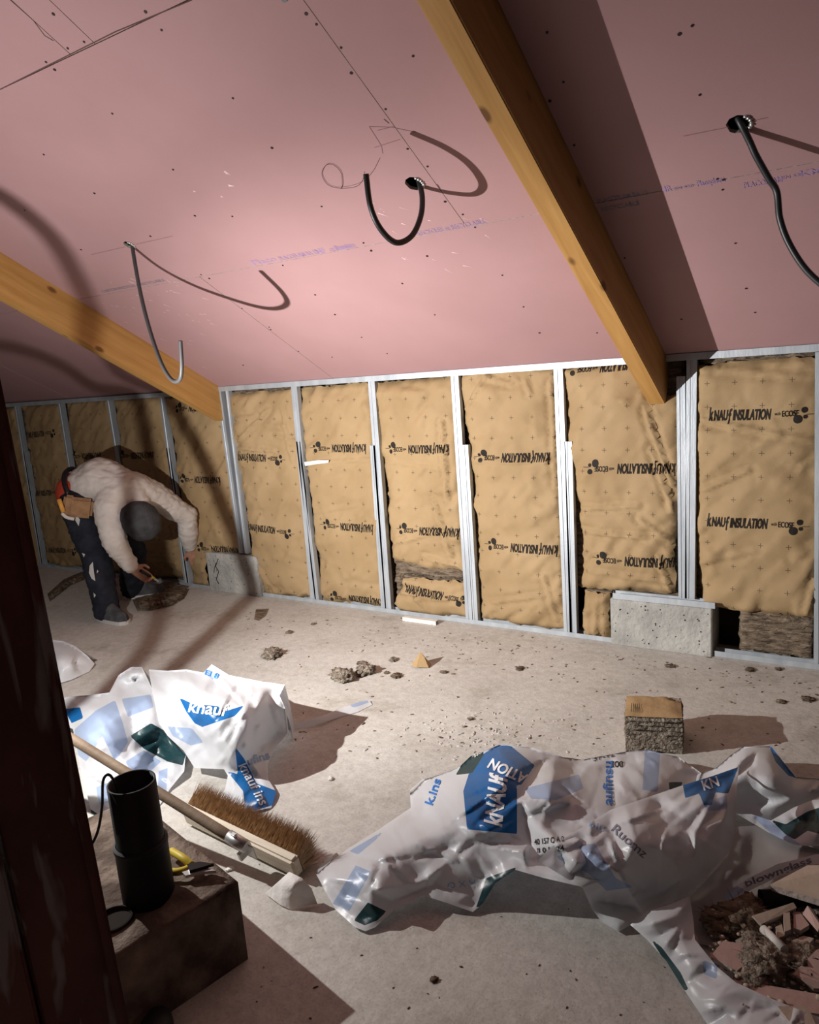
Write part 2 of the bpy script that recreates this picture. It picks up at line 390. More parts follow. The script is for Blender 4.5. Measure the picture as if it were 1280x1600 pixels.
def film(name, outline, ctrl, mat_, parent, step=6, crum=((46, .016), (19, .006)), seed=1, prints=(), skirt=0., smooth_it=0, zmin=.002):
    """plastic film: outline (px,py,z) and inner heights, unfolded into a real surface"""
    ol = dense(outline, step)
    V, Fc = mesh2d([q[:2] for q in ol], step)
    z = rbf(list(outline)+list(ctrl), V)
    edge = np.clip(sdf(V, [q[:2] for q in outline])/20, .15, 1)
    for k, (st, am) in enumerate(crum):
        a_ = seed*1.7+k*1.1; W = V@np.array([[math.cos(a_), -math.sin(a_)], [math.sin(a_), math.cos(a_)]])*(np.array([.45, 1]) if k else 1)
        z += facets(W, st, am, seed*10+k)*edge
    # one pass of smoothing keeps the creases but takes the needle points off
    nb = [set() for _ in V]
    for f in Fc:
        for a in f: nb[a].update(f)
    for _ in range(smooth_it): z = np.array([z[list(s)].mean() if s else z[i] for i, s in enumerate(nb)])
    z = np.maximum(z, zmin)
    co = [at_z(x, y, h) for (x, y), h in zip(V, z)]
    me = bpy.data.meshes.new(name); vv = [tuple(c) for c in co]
    if skirt:
        # the far side of the bag: where the outline stands high its film runs on down to the floor behind
        n = len(ol); idx = list(range(len(V)))
        d2 = lambda i: int(np.argmin(np.hypot(V[:, 0]-ol[i][0], V[:, 1]-ol[i][1])))
        ring = [d2(i) for i in range(n)]; away = Vector((_fw[0], _fw[1], 0)).normalized()
        for i in range(n):
            a, b = ring[i], ring[(i+1) % n]
            if a == b or co[a].z < .04 or co[b].z < .04: continue
            e = V[b]-V[a]
            mid = (V[a]+V[b])/2
            if inside(mid[0], mid[1]-6, [q[:2] for q in outline]): continue      # only the upper (far) rim
            k = len(vv); m1 = co[a]+away*skirt*.7; m2 = co[b]+away*skirt*.7
            vv += [(m1.x, m1.y, co[a].z*.5), (m2.x, m2.y, co[b].z*.5), (m1.x+away.x*.03, m1.y+away.y*.03, .003), (m2.x+away.x*.03, m2.y+away.y*.03, .003)]
            Fc += [[a, b, k+1, k], [k, k+1, k+3, k+2]]
    me.from_pydata(vv, [], Fc)
    me.polygons.foreach_set('use_smooth', [True]*len(me.polygons))
    me.materials.append(mat_)
    pxy = np.array([project(v) for v in vv])
    for an, polys in prints:
        d = np.full(len(vv), -1e9)
        for pl in polys: d = np.maximum(d, sdf(pxy, pl))
        A = me.attributes.new(an, 'FLOAT', 'POINT'); A.data.foreach_set('value', d.astype(np.float32))
    me.update()
    o = bpy.data.objects.new(name, me); COL.objects.link(o)
    if parent: o.parent = parent; o.location = -_origin(parent)
    o['_tree'] = 0
    TREES[o.name] = BVHTree.FromPolygons([Vector(v) for v in vv], Fc)
    del o['_tree']
    return o
TREES = {}
def film_text(name, s, start, U, hpx, mat_, parent, sheet, bold=.02, wpx=None, shear=0.):
    """lettering printed on a sheet: start pixel, unit direction U, cap height in pixels"""
    V, Fc, w = glyphs(s, bold, .3); U = np.array(U, float); U /= np.hypot(*U); Vd = np.array([U[1], -U[0]])
    sx = (wpx/w) if wpx else hpx; pts = []; ok = []
    for a, b in V:
        q = np.array(start)+U*(a*sx+shear*b*hpx)+Vd*b*hpx
        d = Vector(ray(*q)).normalized(); h = TREES[sheet.name].ray_cast(Vector(CAM), d)
        if h[0] is None: pts.append((0, 0, 0)); ok.append(False); continue
        n = h[1] if h[1].dot(d) < 0 else -h[1]
        pts.append(tuple(h[0]+n*.0015-d*.0015)); ok.append(True)
    Fc = [f for f in Fc if all(ok[i] for i in f) and max((Vector(pts[f[i]])-Vector(pts[f[i-1]])).length for i in range(len(f))) < .05]
    if not Fc: return
    used = sorted({i for f in Fc for i in f}); rm = {a: i for i, a in enumerate(used)}
    return obj(name, ([pts[i] for i in used], [[rm[i] for i in f] for f in Fc]), mat_, parent)

# ================================================================== THE SETTING
XL, XR, YF = -7.4, 2.6, -7.6
b = bmesh.new(); add_box(b, ((XL+XR)/2, (YF+.3)/2, -.06), (XR-XL+.4, .7-YF, .12))
tag(obj('floor', b, M_FLOOR), 'rough pale concrete floor slab strewn with crumbs', kind='structure')
b = bmesh.new(); add_box(b, ((XL+XR)/2, .23, .75), (XR-XL+.4, .12, 1.5)); tag(obj('wall_back', b, M_DARK), kind='structure')
b = bmesh.new(); add_box(b, (XL-.06, YF/2, 2.2), (.12, -YF+.6, 4.4)); tag(obj('wall_left', b, M_WALL), kind='structure')
b = bmesh.new(); add_box(b, (XR+.06, YF/2, 2.2), (.12, -YF+.6, 4.4)); tag(obj('wall_right', b, M_WALL), kind='structure')
b = bmesh.new(); add_box(b, ((XL+XR)/2, YF-.06, 2.2), (XR-XL+.4, .12, 4.4)); tag(obj('wall_front', b, M_WALL), kind='structure')

# sloping ceiling: a dark deck with pink plasterboards screwed under it
TMAX = 4.7
deck = bmesh.new()
pts = [CP(XL, -.3, -.16), CP(XR, -.3, -.16), CP(XR, TMAX, -.16), CP(XL, TMAX, -.16)]
add_prism(deck, pts, NC*.05)
ceiling = tag(obj('ceiling', deck, M_DARK), 'sloping ceiling clad in pink plasterboard', kind='structure')
rear = bmesh.new(); r0 = CP(XL, TMAX, 0); r1 = CP(XR, TMAX, 0)
add_prism(rear, [r0, r1, Vector((XR, YF, 2.6)), Vector((XL, YF, 2.6))], (0, 0, .05))
obj('rear_slope', rear, M_WALL, ceiling)
HOLES = [(at_c(202, 383), .028), (at_c(648, 287), .036), (at_c(1155, 194), .036), (at_c(454, -1), .036)]
def tof(p): return -p.y/math.cos(TH)
def board(x0, x1, t0, t1, thick=.0125):
    g = .0016; x0 += g; x1 -= g; t0 += g; t1 -= g
    hs = [(p.x, tof(p), r) for p, r in HOLES if x0+r < p.x < x1-r and t0+r < tof(p) < t1-r]
    rect = [(x0, t0), (x1, t0), (x1, t1), (x0, t1)]
    rect = dense(rect, .6)
    pts = [Vector(q) for q in rect]; ed = [(i, (i+1) % len(rect)) for i in range(len(rect))]
    for hx, ht, r in hs:
        s = len(pts); n = 28
        pts += [Vector((hx+r*math.cos(2*math.pi*i/n), ht+r*math.sin(2*math.pi*i/n))) for i in range(n)]; ed += [(s+i, s+(i+1) % n) for i in range(n)]
    R = geometry.delaunay_2d_cdt(pts, ed, [], 1, 1e-6)
    fs = []
    for f in R[2]:
        c = sum((R[0][i] for i in f), Vector((0, 0)))/len(f)
        if all((c-Vector((hx, ht))).length > r*.93 for hx, ht, r in hs): fs.append(list(f))
    n = len(R[0]); V = [CP(v[0], v[1]) for v in R[0]]+[CP(v[0], v[1], -thick) for v in R[0]]
    cnt = {}
    for f in fs:
        for i in range(len(f)): cnt[(f[i], f[(i+1) % len(f)])] = 1
    side = [[b_, a_, a_+n, b_+n] for (a_, b_) in cnt if (b_, a_) not in cnt]
    o = obj('plasterboard', (V, fs+[[i+n for i in f[::-1]] for f in fs]+side), [M_PINK, M_CORE], ceiling)
    bm = bmesh.new(); bm.from_mesh(o.data); bmesh.ops.recalc_face_normals(bm, faces=bm.faces[:])
    for f in bm.faces:
        if abs(f.normal.dot(Vector(NC))) < .5: f.material_index = 1
    bm.to_mesh(o.data); bm.free()
T1, T2, T3, T4 = .985/math.cos(TH), 1.992/math.cos(TH), 3.0/math.cos(TH), TMAX
for (xa, xb, cuts) in ((XL, -3.945, ((-5.6,), (-6.2,), (-5.0,), (-5.9,))), (-3.87, -.97, ((-2.88,), (-1.395,), (-2.27, -2.146), (-2.6,))), (-.895, XR, ((1.4,), (.75,), (.2,), (1.0,)))):
    for (ta, tb), cs in zip(((-.03, T1), (T1, T2), (T2, T3), (T3, T4)), cuts):
        e = [xa, *cs, xb]
        for p_, q_ in zip(e, e[1:]): board(p_, q_, ta, tb)
# screw heads: a few pixels each, too small to pick apart
sc = bmesh.new()
SP = [(957, 43), (989, 76), (1066, 149), (1098, 228), (1205, 341), (1274, 465), (455, 37), (505, 94), (212, 151), (171, 218), (144, 194), (263, 131), (167, 44), (728, 307), (351, 355), (850, 462), (137, 483), (541, 530), (295, 604), (726, 676), (1005, 645), (470, 738), (884, 829), (985, 921), (1047, 983), (1130, 1054), (628, 858), (654, 870), (756, 964), (841, 1022), (846, 1030), (933, 1098), (1038, 1116), (760, 1141), (1160, 782), (1136, 759), (253, 780), (77, 657), (1257, 885), (609, 674), (1210, 1105)]
SP = [(x*.5, y*.5) for x, y in SP]+[(480+x*.625, y*.625) for x, y in ((600, 81), (931, 85), (963, 64), (641, 205), (607, 252), (668, 363), (1026, 447), (1041, 449), (1039, 474), (1071, 608), (1098, 721), (1120, 781), (982, 237), (936, 798), (488, 688), (541, 767), (581, 832), (238, 709), (319, 787), (160, 627), (141, 607), (301, 416), (345, 504), (389, 536), (420, 568), (20, 737), (725, 832), (794, 645), (300, 640), (265, 140))]
for i, (x, y) in enumerate(SP):
    p = at_c(x, y, .0006); r = .0042 if i % 3 else .0055
    t = bmesh.new(); bmesh.ops.create_cone(t, cap_ends=True, segments=8, radius1=r, radius2=r*.8, depth=.002)
    bmesh.ops.rotate(t, cent=(0, 0, 0), matrix=Vector((0, 0, 1)).rotation_difference(Vector(NC)).to_matrix(), verts=t.verts); bmesh.ops.translate(t, vec=p, verts=t.verts); merge(sc, t)
tag(obj('screw_head', sc, M_SCREW, ceiling), kind='stuff')
# printing, pencil marks and dust scuffs on the boards
def ceil_text(s, x0, t0, hei, wid, m, bold=.01):
    V, Fc, w_ = glyphs(s, bold, .5)
    obj('printed_lettering', ([CP(x0+a/w_*wid, t0-b_*hei*-1, .0012) for a, b_ in V], Fc), m, ceiling)
def strokes(name, lines, m, wd=.0016, dep=.001):
    bm = bmesh.new()
    for ln in lines:
        P = [at_c(*q, dep) for q in ln]
        for a, b_ in zip(P, P[1:]):
            s = (b_-a).cross(Vector(NC)).normalized()*wd
            bm.faces.new([bm.verts.new(a+s), bm.verts.new(b_+s), bm.verts.new(b_-s), bm.verts.new(a-s)])
    o = tag(obj(name, bm, m, ceiling), kind='stuff'); return o
def cframe(x0, x1, t0, t1, wd=.0014):
    return [[CP(x0, t0), CP(x1, t0)], [CP(x1, t0), CP(x1, t1)], [CP(x1, t1), CP(x0, t1)], [CP(x0, t1), CP(x0, t0)]]
def ctxt(px, py, s, hei, wid, m=M_VIOLET, bold=.012):
    p = at_c(px, py); ceil_text(s, p.x, tof(p), hei, wid, m, bold)
ctxt(162, 457, 'CARTON RECYCLE et RECYCLABLE', .020, .50, M_GREYINK, .0)
ctxt(398, 414, 'Placo', .036, .14)
ctxt(440, 407, 'PLACOFLAM BA 13', .030, .22)
ctxt(497, 397, 'NF', .034, .05, M_VIOLET, .03)
ctxt(518, 393, 'CE 0336', .022, .07)
ctxt(527, 391, 'Placoplatre', .032, .10, M_VIOLET, .03)
ctxt(655, 368, 'RECYCLEE et RECYCLABLE', .026, .30)
ctxt(936, 318, 'PLACOFLAM BA 13', .024, .17, M_GREYINK); ctxt(942, 330, 'RECYCLABLE', .022, .13, M_GREYINK)
ctxt(1036, 300, '4R', .026, .03, M_VIOLET, .04); ctxt(1054, 297, 'EN 520', .014, .06)
ctxt(1090, 291, 'Placoplatre', .026, .085, M_VIOLET, .03)
ctxt(1163, 294, 'PLACOFLAM', .026, .11, M_VIOLET, .02); ctxt(1222, 280, 'EN 520', .014, .06); ctxt(1250, 276, 'KM', .026, .06, M_VIOLET, .04)
strokes('pencil_mark', [[(1068, 213), (1138, 199)], [(1172, 190), (1200, 184)], [(143, 398), (195, 386)], [(212, 382), (270, 369)],
    [(578, 198), (612, 199), (650, 207)], [(577, 198), (596, 228), (598, 240)], [(585, 231), (625, 218)], [(590, 204), (615, 198)]], M_PENCIL, .0011)
# dark brown strokes paint the shade into the board joints
strokes('joint_shade', [[(16, 0), (52, 32), (70, 56), (84, 64)], [(0, 140), (140, 70), (180, 50), (300, 0)], [(600, 186), (608, 193)], [(683, 288), (688, 295)]], mat('joint_shade_paint', (.10, .055, .05), .9), .0016, .0008)
cr = random.Random(3)
du = bmesh.new()
for k in range(120):
    if 84 < k < 100: continue
    if k < 80: px, py = cr.uniform(150, 330), cr.uniform(430, 590); 
    elif k < 100: px, py = cr.uniform(300, 360), cr.uniform(262, 310)
    else: px, py = cr.uniform(540, 760), cr.uniform(300, 440)
    p = at_c(px, py, .0007)
    if p.x < -3.85: continue
    a = cr.gauss(.9, .35); l = cr.uniform(.008, .05) if k < 80 or k >= 100 else cr.uniform(.01, .03); wd = cr.uniform(.0008, .0030) if k < 80 or k >= 100 else .006
    d = (CP(1, 0)-CP(0, 0))*math.cos(a)+(CP(0, 0)-CP(0, 1))*math.sin(a); s = d.cross(Vector(NC)).normalized()*wd; d = d*l
    du.faces.new([du.verts.new(p+s), du.verts.new(p+d), du.verts.new(p-s)])
tag(obj('plaster_scuff', du, M_CHALK, ceiling), kind='stuff')

# roof beams
def beam(name, x0, x1, dep, label):
    b = bmesh.new(); R = Matrix.Rotation(-TH, 3, 'X'); ln = 5.0
    add_box(b, (0, 0, 0), (x1-x0, ln, dep+.02), None, .004)
    c = CP((x0+x1)/2, ln/2-.12, dep/2-.01)
    o = obj(name, b, M_BEAM); o.location = c; o.rotation_euler = (-TH, 0, 0)
    return tag(o, label, 'beam')
beam('roof_beam', -3.945, -3.87, .205, 'left orange pine roof beam running down to the wall behind the worker')
beam('roof_beam', -.975, -.895, .200, 'right pine roof beam descending from top centre, its side in shadow')

# ------------------------------------------------------------------ stud frames
def stud_bm(x, z0, z1, wd=.048, top=None):
    """C profile with a groove pressed into its room-side flange"""
    b = bmesh.new(); h = wd/2; t = .0015
    prof = [(-h, .030), (-h, 0), (-.006, 0), (-.003, .003), (.003, .003), (.006, 0), (h, 0), (h, .036), (h-.012, .036), (h-.012, .036-t), (h-t, .036-t), (h-t, t), (.006, t), (.003, .003+t), (-.003, .003+t), (-.006, t), (-h+t, t), (-h+t, .030)]
    lo_ = [b.verts.new((x[0]+p[0], p[1]-.001, z0)) for p in prof]; hi_ = [b.verts.new((x[1]+p[0], p[1]-.001, z1)) for p in prof]
    n = len(prof)
    for i in range(n): b.faces.new((lo_[i], lo_[(i+1) % n], hi_[(i+1) % n], hi_[i]))
    b.faces.new(lo_[::-1]); b.faces.new(hi_); bmesh.ops.recalc_face_normals(b, faces=b.faces[:])
    return b
def track_bm(x0, x1, z, up, hgt=.032):
    """U track: visible room-side lip, web, and back lip"""
    b = bmesh.new(); s = 1 if up else -1; t = .0016
    add_box(b, ((x0+x1)/2, -.0035, z+s*hgt/2), (x1-x0, t, hgt)); add_box(b, ((x0+x1)/2, .021, z+s*t/2), (x1-x0, .05, t)); add_box(b, ((x0+x1)/2, .046, z+s*hgt/2), (x1-x0, t, hgt))
    return b
def sx(px, py): return at_y(px, py, 0).x
def stud(fr, pt, pb, wd=.048, z0=None, z1=None):
    xt = sx(*pt); xb = sx(*pb)
    return obj('stud', stud_bm((xb, xt), at_y(*pb).z if z0 is None else z0, at_y(*pt).z if z1 is None else z1, wd), M_STEEL, fr)
fl_ = thing('stud_frame', 'grey metal stud wall frame left of the orange beam, behind the worker', 'wall frame', (-5.2, 0, 0))
for pt, pb in (((23, 627), (65, 886)), ((92, 624), (135, 893)), ((168, 617), (215, 905)), ((251, 611), (292, 915))): stud(fl_, pt, pb, .048, .004, 1.45)
stud(fl_, (38, 705), (68, 886), .04, .004)
stud(fl_, (262, 700), (296, 915), .036, .004)
obj('top_track', track_bm(-6.7, -3.96, 1.462, False), M_STEEL, fl_)
obj('floor_track', track_bm(-6.7, -4.21, .001, True, .024), M_STEEL, fl_)
fm = thing('stud_frame', 'bright galvanised stud wall frame spanning between the two roof beams', 'wall frame', (-2.4, 0, 0))
stud(fm, (341, 606), (377, 866), .042, .30, 1.45); stud(fm, (354, 606), (385, 866), .030, .30, 1.45)
stud(fm, (459, 602), (490, 942), .048, .004, 1.45); stud(fm, (466, 690), (496, 942), .036, .004)
stud(fm, (580, 593), (607, 955), .048, .004, 1.45); stud(fm, (582, 696), (600, 954), .040, .004)
stud(fm, (710, 583), (734, 972), .048, .004, 1.45); stud(fm, (727, 695), (743, 972), .036, .004)
stud(fm, (872, 570), (888, 990), .048, .004, 1.45); stud(fm, (888, 690), (896, 992), .040, .004)
stud(fm, (1064, 600), (1067, 936), .040, .282, 1.37); stud(fm, (1081, 566), (1078, 937), .046, .282, 1.45)
obj('top_track', track_bm(-3.93, -.985, 1.474, False), M_STEEL, fm)
obj('floor_track', track_bm(-3.675, -1.185, .001, True, .026), M_STEEL, fm)
obj('ledge_track', track_bm(-1.165, -.665, .252, True, .030), M_STEEL, fm).location.y -= .02
fr_ = thing('stud_frame', 'metal stud wall frame at the right edge beyond the right beam', 'wall frame', (.2, 0, 0))
stud(fr_, (1284, 550), (1281, 1040), .048, .004, 1.44)
stud_x = .36
obj('stud', stud_bm((.36, .36), .004, 1.44), M_STEEL, fr_)
obj('stud', stud_bm((.96, .96), .004, 1.44), M_STEEL, fr_)
obj('top_track', track_bm(-.89, 2.4, 1.474, False), M_STEEL, fr_)
obj('floor_track', track_bm(-.672, 2.4, .001, True, .028), M_STEEL, fr_)

# concrete footings under the beams
def footing(x0, x1, h, label, seed):
    b = bmesh.new(); add_box(b, (0, 0, h/2), (x1-x0, .21, h), None, .004)
    o = obj('concrete_footing', b, M_CONC); o.location = ((x0+x1)/2, .082, 0)
    # air holes
    r = random.Random(seed); hb = bmesh.new()
    for k in range(46):
        p = Vector((r.uniform(-.5, .5)*(x1-x0)*.94, -.1055, r.uniform(.02, h-.02)))
        t = bmesh.new(); bmesh.ops.create_icosphere(t, subdivisions=1, radius=r.uniform(.0015, .005)); bmesh.ops.scale(t, vec=(1, .2, 1), verts=t.verts); bmesh.ops.translate(t, vec=p, verts=t.verts); merge(hb, t)
    ho = obj('air_hole', hb, M_DARK); ho.parent = o; tag(ho, kind='stuff')
    return tag(o, label, 'footing')
footing(-4.19, -3.68, .29, 'low concrete footing with a crack, beside the worker under the left beam', 1)
footing(-1.18, -.68, .252, 'pitted grey concrete footing topped by a metal ledge near the right', 2)
ck = bmesh.new(); P = [at_y(*q, -.0245) for q in ((341, 873), (337, 885), (342, 893), (338, 905), (342, 912))]
add_tube(ck, P, .003, 5); add_tube(ck, [at_y(337, 880, -.0245), at_y(334, 895, -.0245)], .002, 5)
fo = [o for o in COL.objects if o.name == 'concrete_footing'][0]
o = obj('crack', ck, M_DARK, fo)

# ------------------------------------------------------------------ insulation batts
def lettering(mini=False):
    return compose([('t', 'k', 0, 0, .020, .060, .05, .12), ('t', 'NAU', .023, 0, .064, .046, .05, .12), ('t', 'f', .0885, -.014, .015, .066, .03, .12), ('t', 'INSULATION', .113, 0, .170, .046, .05, .12),
                    ('t', 'with', .302, .016, .026, .016, .01, .1), ('t', 'ECOSE', .335, .010, .070, .026, .03, 0), ('d', .402, -.004, .019), ('d', .430, .036, .013), ('d', .434, .006, .009),
                    ('t', '-', .440, .010, .03, .02, 0, 0)])
LET = lettering(); LET = (LET[0]*np.array([.92, 1])+np.array([.019, 0]), LET[1])
def batt(label, poly, texts, seed, wool=None, group='insulation batts between the metal studs', creases=(), bulge=.022, seam=None, y0=.012, cat='insulation'):
    """poly: paper outline as pixels on the wall plane"""
    P = [at_y(*q, 0) for q in poly]; xm = (min(p.x for p in P)+max(p.x for p in P))/2; P2 = [(xm+(p.x-xm)*1.03, p.z) for p in P]
    x0 = min(p[0] for p in P2); x1 = max(p[0] for p in P2); z0 = min(p[1] for p in P2); z1 = max(p[1] for p in P2)
    root = thing('insulation_batt', label, cat, ((x0+x1)/2, .06, z0), group)
    ol = dense(P2, .02); r = np.random.default_rng(seed)
    ol = [(a+r.normal(0, .0035), b_+r.normal(0, .0035)) for a, b_ in ol]
    V, Fc = mesh2d(ol, .016)
    d = sdf(V, P2); dn = np.clip(d/.16, 0, 1)
    so = Vector((seed*3.1, seed*1.3, 0)); Y = np.zeros(len(V))
    cl = [(np.array([at_y(*a).x, at_y(*a).z]), np.array([at_y(*b_).x, at_y(*b_).z]), am) for a, b_, am in creases]
    fa = facets(V, .075, .0058, seed*7+1)+facets(V*np.array([1, 2.2]), .20, .0065, seed*7+2)+facets(V@np.array([[.7, -.7], [.7, .7]])*np.array([.4, 1.3]), .05, .0060, seed*7+3)
    for i, (x, z) in enumerate(V):
        q = Vector((x*4.5, z*3.2, 0))+so
        n1 = noise.noise(q); n2 = abs(noise.noise(Vector((x*9+z*4, z*9-x*3, 0))+so)); e = math.exp(-max(d[i], 0)/.06)
        n3 = noise.noise(Vector((x*7, z*26, 1))+so)
        y = y0-bulge*math.sin(dn[i]*math.pi/2)+.006*n1+.010*n2*(.35+e)+.006*n3*e
        for a, b_, am in cl:
            t = min(max(((V[i]-a)@(b_-a))/((b_-a)@(b_-a)), 0), 1); dd = np.hypot(*(V[i]-a-t*(b_-a)))
            y -= am*math.exp(-(dd/.014)**2)-am*.9*math.exp(-((dd-.02)/.012)**2)
        y += .022*max(0, 1-max(d[i], 0)/.02)
        Y[i] = y
    Y += fa*(.6+.8*np.exp(-np.maximum(d, 0)/.1))
    Y = np.maximum(Y, -.03)
    me = bpy.data.meshes.new('paper_facing'); co = [Vector((x, y, z)) for (x, z), y in zip(V, Y)]
    me.from_pydata([tuple(c) for c in co], [], Fc); me.materials.append(M_PAPER)
    me.polygons.foreach_set('use_smooth', [True]*len(me.polygons))
    u = me.uv_layers.new(name='UVMap'); ox = x0+.02*(seed % 4); uvs = []
    for l in me.loops: v = co[l.vertex_index]; uvs += [v.x-ox, v.z+.01*(seed % 5)]
    u.data.foreach_set('uv', uvs)
    o = bpy.data.objects.new('paper_facing', me); COL.objects.link(o); o.parent = root; o.location = -_origin(root)
    tree = BVHTree.FromPolygons(co, Fc)
    for (px, py, flip, ang, *rest) in texts:
        c = at_y(px, py); sc_ = (rest[0] if rest else 1.); m = (-1 if flip else 1)
        A = math.radians(ang); L_, f_ = LET; pts = []; ok = []
        for a, b_ in L_:
            a = (a-.235)*sc_*m; b_ = (b_-.02)*sc_*m
            X = c.x+a*math.cos(A)-b_*math.sin(A); Z = c.z+a*math.sin(A)+b_*math.cos(A)
            h = tree.ray_cast(Vector((X, -1, Z)), Vector((0, 1, 0)))
            if h[0] is None: pts.append((X, 0, Z)); ok.append(False)
            else: pts.append((X, h[0].y-.0026, Z)); ok.append(True)
        F2 = [f for f in f_ if all(ok[i] for i in f)]
        if F2:
            us = sorted({i for f in F2 for i in f}); rm = {a: i for i, a in enumerate(us)}
            obj('printed_lettering', ([pts[i] for i in us], [[rm[i] for i in f] for f in F2]), M_INK, o)
    if wool:
        for (a, b_) in wool:           # pixel rectangles of visible wool
            A_ = at_y(*a); B_ = at_y(*b_); wx0, wx1 = sorted((A_.x, B_.x)); wz0, wz1 = sorted((A_.z, B_.z))
            bm = bmesh.new(); nx = max(4, int((wx1-wx0)/.018)); nz = max(4, int((wz1-wz0)/.018)); g = []
            for j in range(nz+1):
                for i in range(nx+1):
                    x = wx0+(wx1-wx0)*i/nx; z = wz0+(wz1-wz0)*j/nz
                    ed = min(i, nx-i, j, nz-j) == 0
                    y = .03+.018*noise.noise(Vector((x*14, z*60, seed)))+.012*noise.noise(Vector((x*60, z*90, seed)))+(.05 if ed else 0)
                    g.append(bm.verts.new((x+r.normal(0, .004), y, z+r.normal(0, .004))))
            for j in range(nz):
                for i in range(nx):
                    f = bm.faces.new((g[j*(nx+1)+i], g[j*(nx+1)+i+1], g[(j+1)*(nx+1)+i+1], g[(j+1)*(nx+1)+i])); f.smooth = True
            obj('wool', bm, M_WOOL, root)
    # body of the batt behind its facing
    bm = bmesh.new(); add_box(bm, ((x0+x1)/2, .110, (z0+z1)/2), (x1-x0+.015, .09, z1-z0+.01), None, .01); obj('wool_core', bm, M_WOOL, root)
    return root
batt('shadowed kraft-faced batt in the leftmost bay beside the dark post', [(31, 632), (88, 628), (130, 888), (72, 884)], [(66, 678, 0, 3), (78, 770, 0, 3), (100, 860, 0, 3)], 1)
batt('dim kraft-faced batt half hidden by the dark post, left of the first stud', [(-60, 645), (20, 634), (60, 884), (-20, 890)], [], 14)
batt('shadowed kraft-faced batt rising directly behind the bent worker', [(99, 628), (164, 623), (207, 900), (142, 893)], [(135, 712, 1, 2), (165, 850, 1, 2)], 2)
batt('kraft-faced batt right of the worker\'s back, half in shadow, missing its lower wool', [(174, 622), (247, 617), (288, 905), (222, 905)], [(213, 711, 1, 1)], 3, creases=[((230, 860), (280, 850), .01), ((225, 875), (275, 880), .01), ((235, 840), (270, 830), .008)])
batt('kraft-faced batt cut round the left beam end, above the cracked footing', [(257, 617), (330, 640), (344, 650), (376, 866), (322, 868), (320, 885), (324, 918), (299, 915), (292, 860)], [(304, 637, 1, 0), (312, 749, 1, 0), (338, 858, 1, 0)], 4, wool=[((318, 870), (328, 920))])
batt('crumpled kraft-faced batt right of the left beam, wool showing along its top', [(356, 617), (400, 611), (456, 608), (461, 660), (468, 740), (484, 935), (412, 932), (392, 870), (380, 790), (362, 690)], [(408, 716, 0, -2), (424, 828, 0, -3)], 5, wool=[((354, 624), (456, 603)), ((388, 872), (402, 900))], creases=[((372, 690), (420, 640), .014), ((365, 655), (400, 650), .01), ((372, 700), (430, 705), .014), ((398, 880), (430, 925), .014), ((440, 640), (455, 720), .01), ((430, 680), (460, 690), .01)])
m2 = batt('smooth kraft-faced batt with a short torn strip of white tape', [(464, 608), (570, 597), (578, 650), (586, 780), (599, 952), (500, 940), (486, 800), (470, 660)], [(528, 700, 1, 0), (541, 823, 1, 0), (552, 937, 1, 0)], 6, wool=[((563, 603), (577, 590))], bulge=.012, creases=[((512, 722), (578, 718), .010), ((470, 725), (512, 721), .006), ((490, 800), (560, 790), .006)])
batt('tall kraft-faced batt whose facing is torn open above a low wool gap', [(588, 598), (706, 587), (710, 640), (716, 760), (722, 893), (670, 890), (612, 876), (604, 800), (592, 680)], [(651, 701, 1, 0), (668, 829, 1, 0)], 7, wool=[((610, 878), (724, 912)), ((610, 895), (628, 952)), ((582, 610), (592, 640))], creases=[((690, 660), (700, 780), .016), ((680, 780), (705, 870), .018), ((600, 720), (700, 735), .006), ((660, 870), (715, 885), .012), ((610, 850), (690, 830), .01)], bulge=.026)
batt('small crumpled kraft-faced offcut filling the bottom of a torn bay', [(632, 903), (724, 912), (731, 968), (622, 956), (616, 945)], [(682, 929, 0, -6)], 8, creases=[((625, 925), (670, 930), .014), ((640, 920), (660, 945), .012), ((650, 935), (720, 935), .01)], y0=.0)
batt('creased kraft-faced batt with two complete prints, left of the split stud', [(718, 590), (722, 582), (790, 574), (864, 573), (868, 660), (872, 780), (884, 987), (836, 983), (752, 968), (744, 830), (733, 690), (722, 640)], [(799, 714, 1, 0, 1.02), (812, 855, 1, 0, 1.02)], 9, wool=[((715, 585), (730, 610))], creases=[((728, 640), (760, 585), .016), ((760, 590), (800, 600), .012), ((820, 590), (830, 615), .010), ((740, 720), (860, 722), .007), ((860, 600), (868, 760), .012), ((770, 940), (850, 930), .01), ((850, 900), (870, 970), .012)], bulge=.026)
batt('rumpled kraft-faced batt tucked round the right beam end', [(881, 575), (960, 567), (1003, 565), (1010, 622), (1058, 615), (1060, 760), (1050, 860), (1052, 930), (980, 925), (906, 922), (912, 868), (903, 790), (884, 680)], [(952, 572, 1, 2, 1.05), (982, 731, 1, 0, 1.05), (993, 876, 1, 1, 1.05)], 10, creases=[((1010, 640), (1050, 760), .022), ((1020, 700), (1052, 800), .016), ((905, 795), (1000, 790), .012), ((910, 830), (1010, 840), .014), ((1000, 810), (1050, 850), .014), ((910, 890), (1040, 910), .010), ((1030, 870), (1045, 925), .014), ((912, 830), (905, 920), .012)], bulge=.028)
batt('narrow kraft-faced offcut standing left of the pitted footing', [(909, 927), (950, 928), (951, 1000), (912, 998)], [], 11, creases=[((932, 930), (930, 1000), .01)], y0=.004)
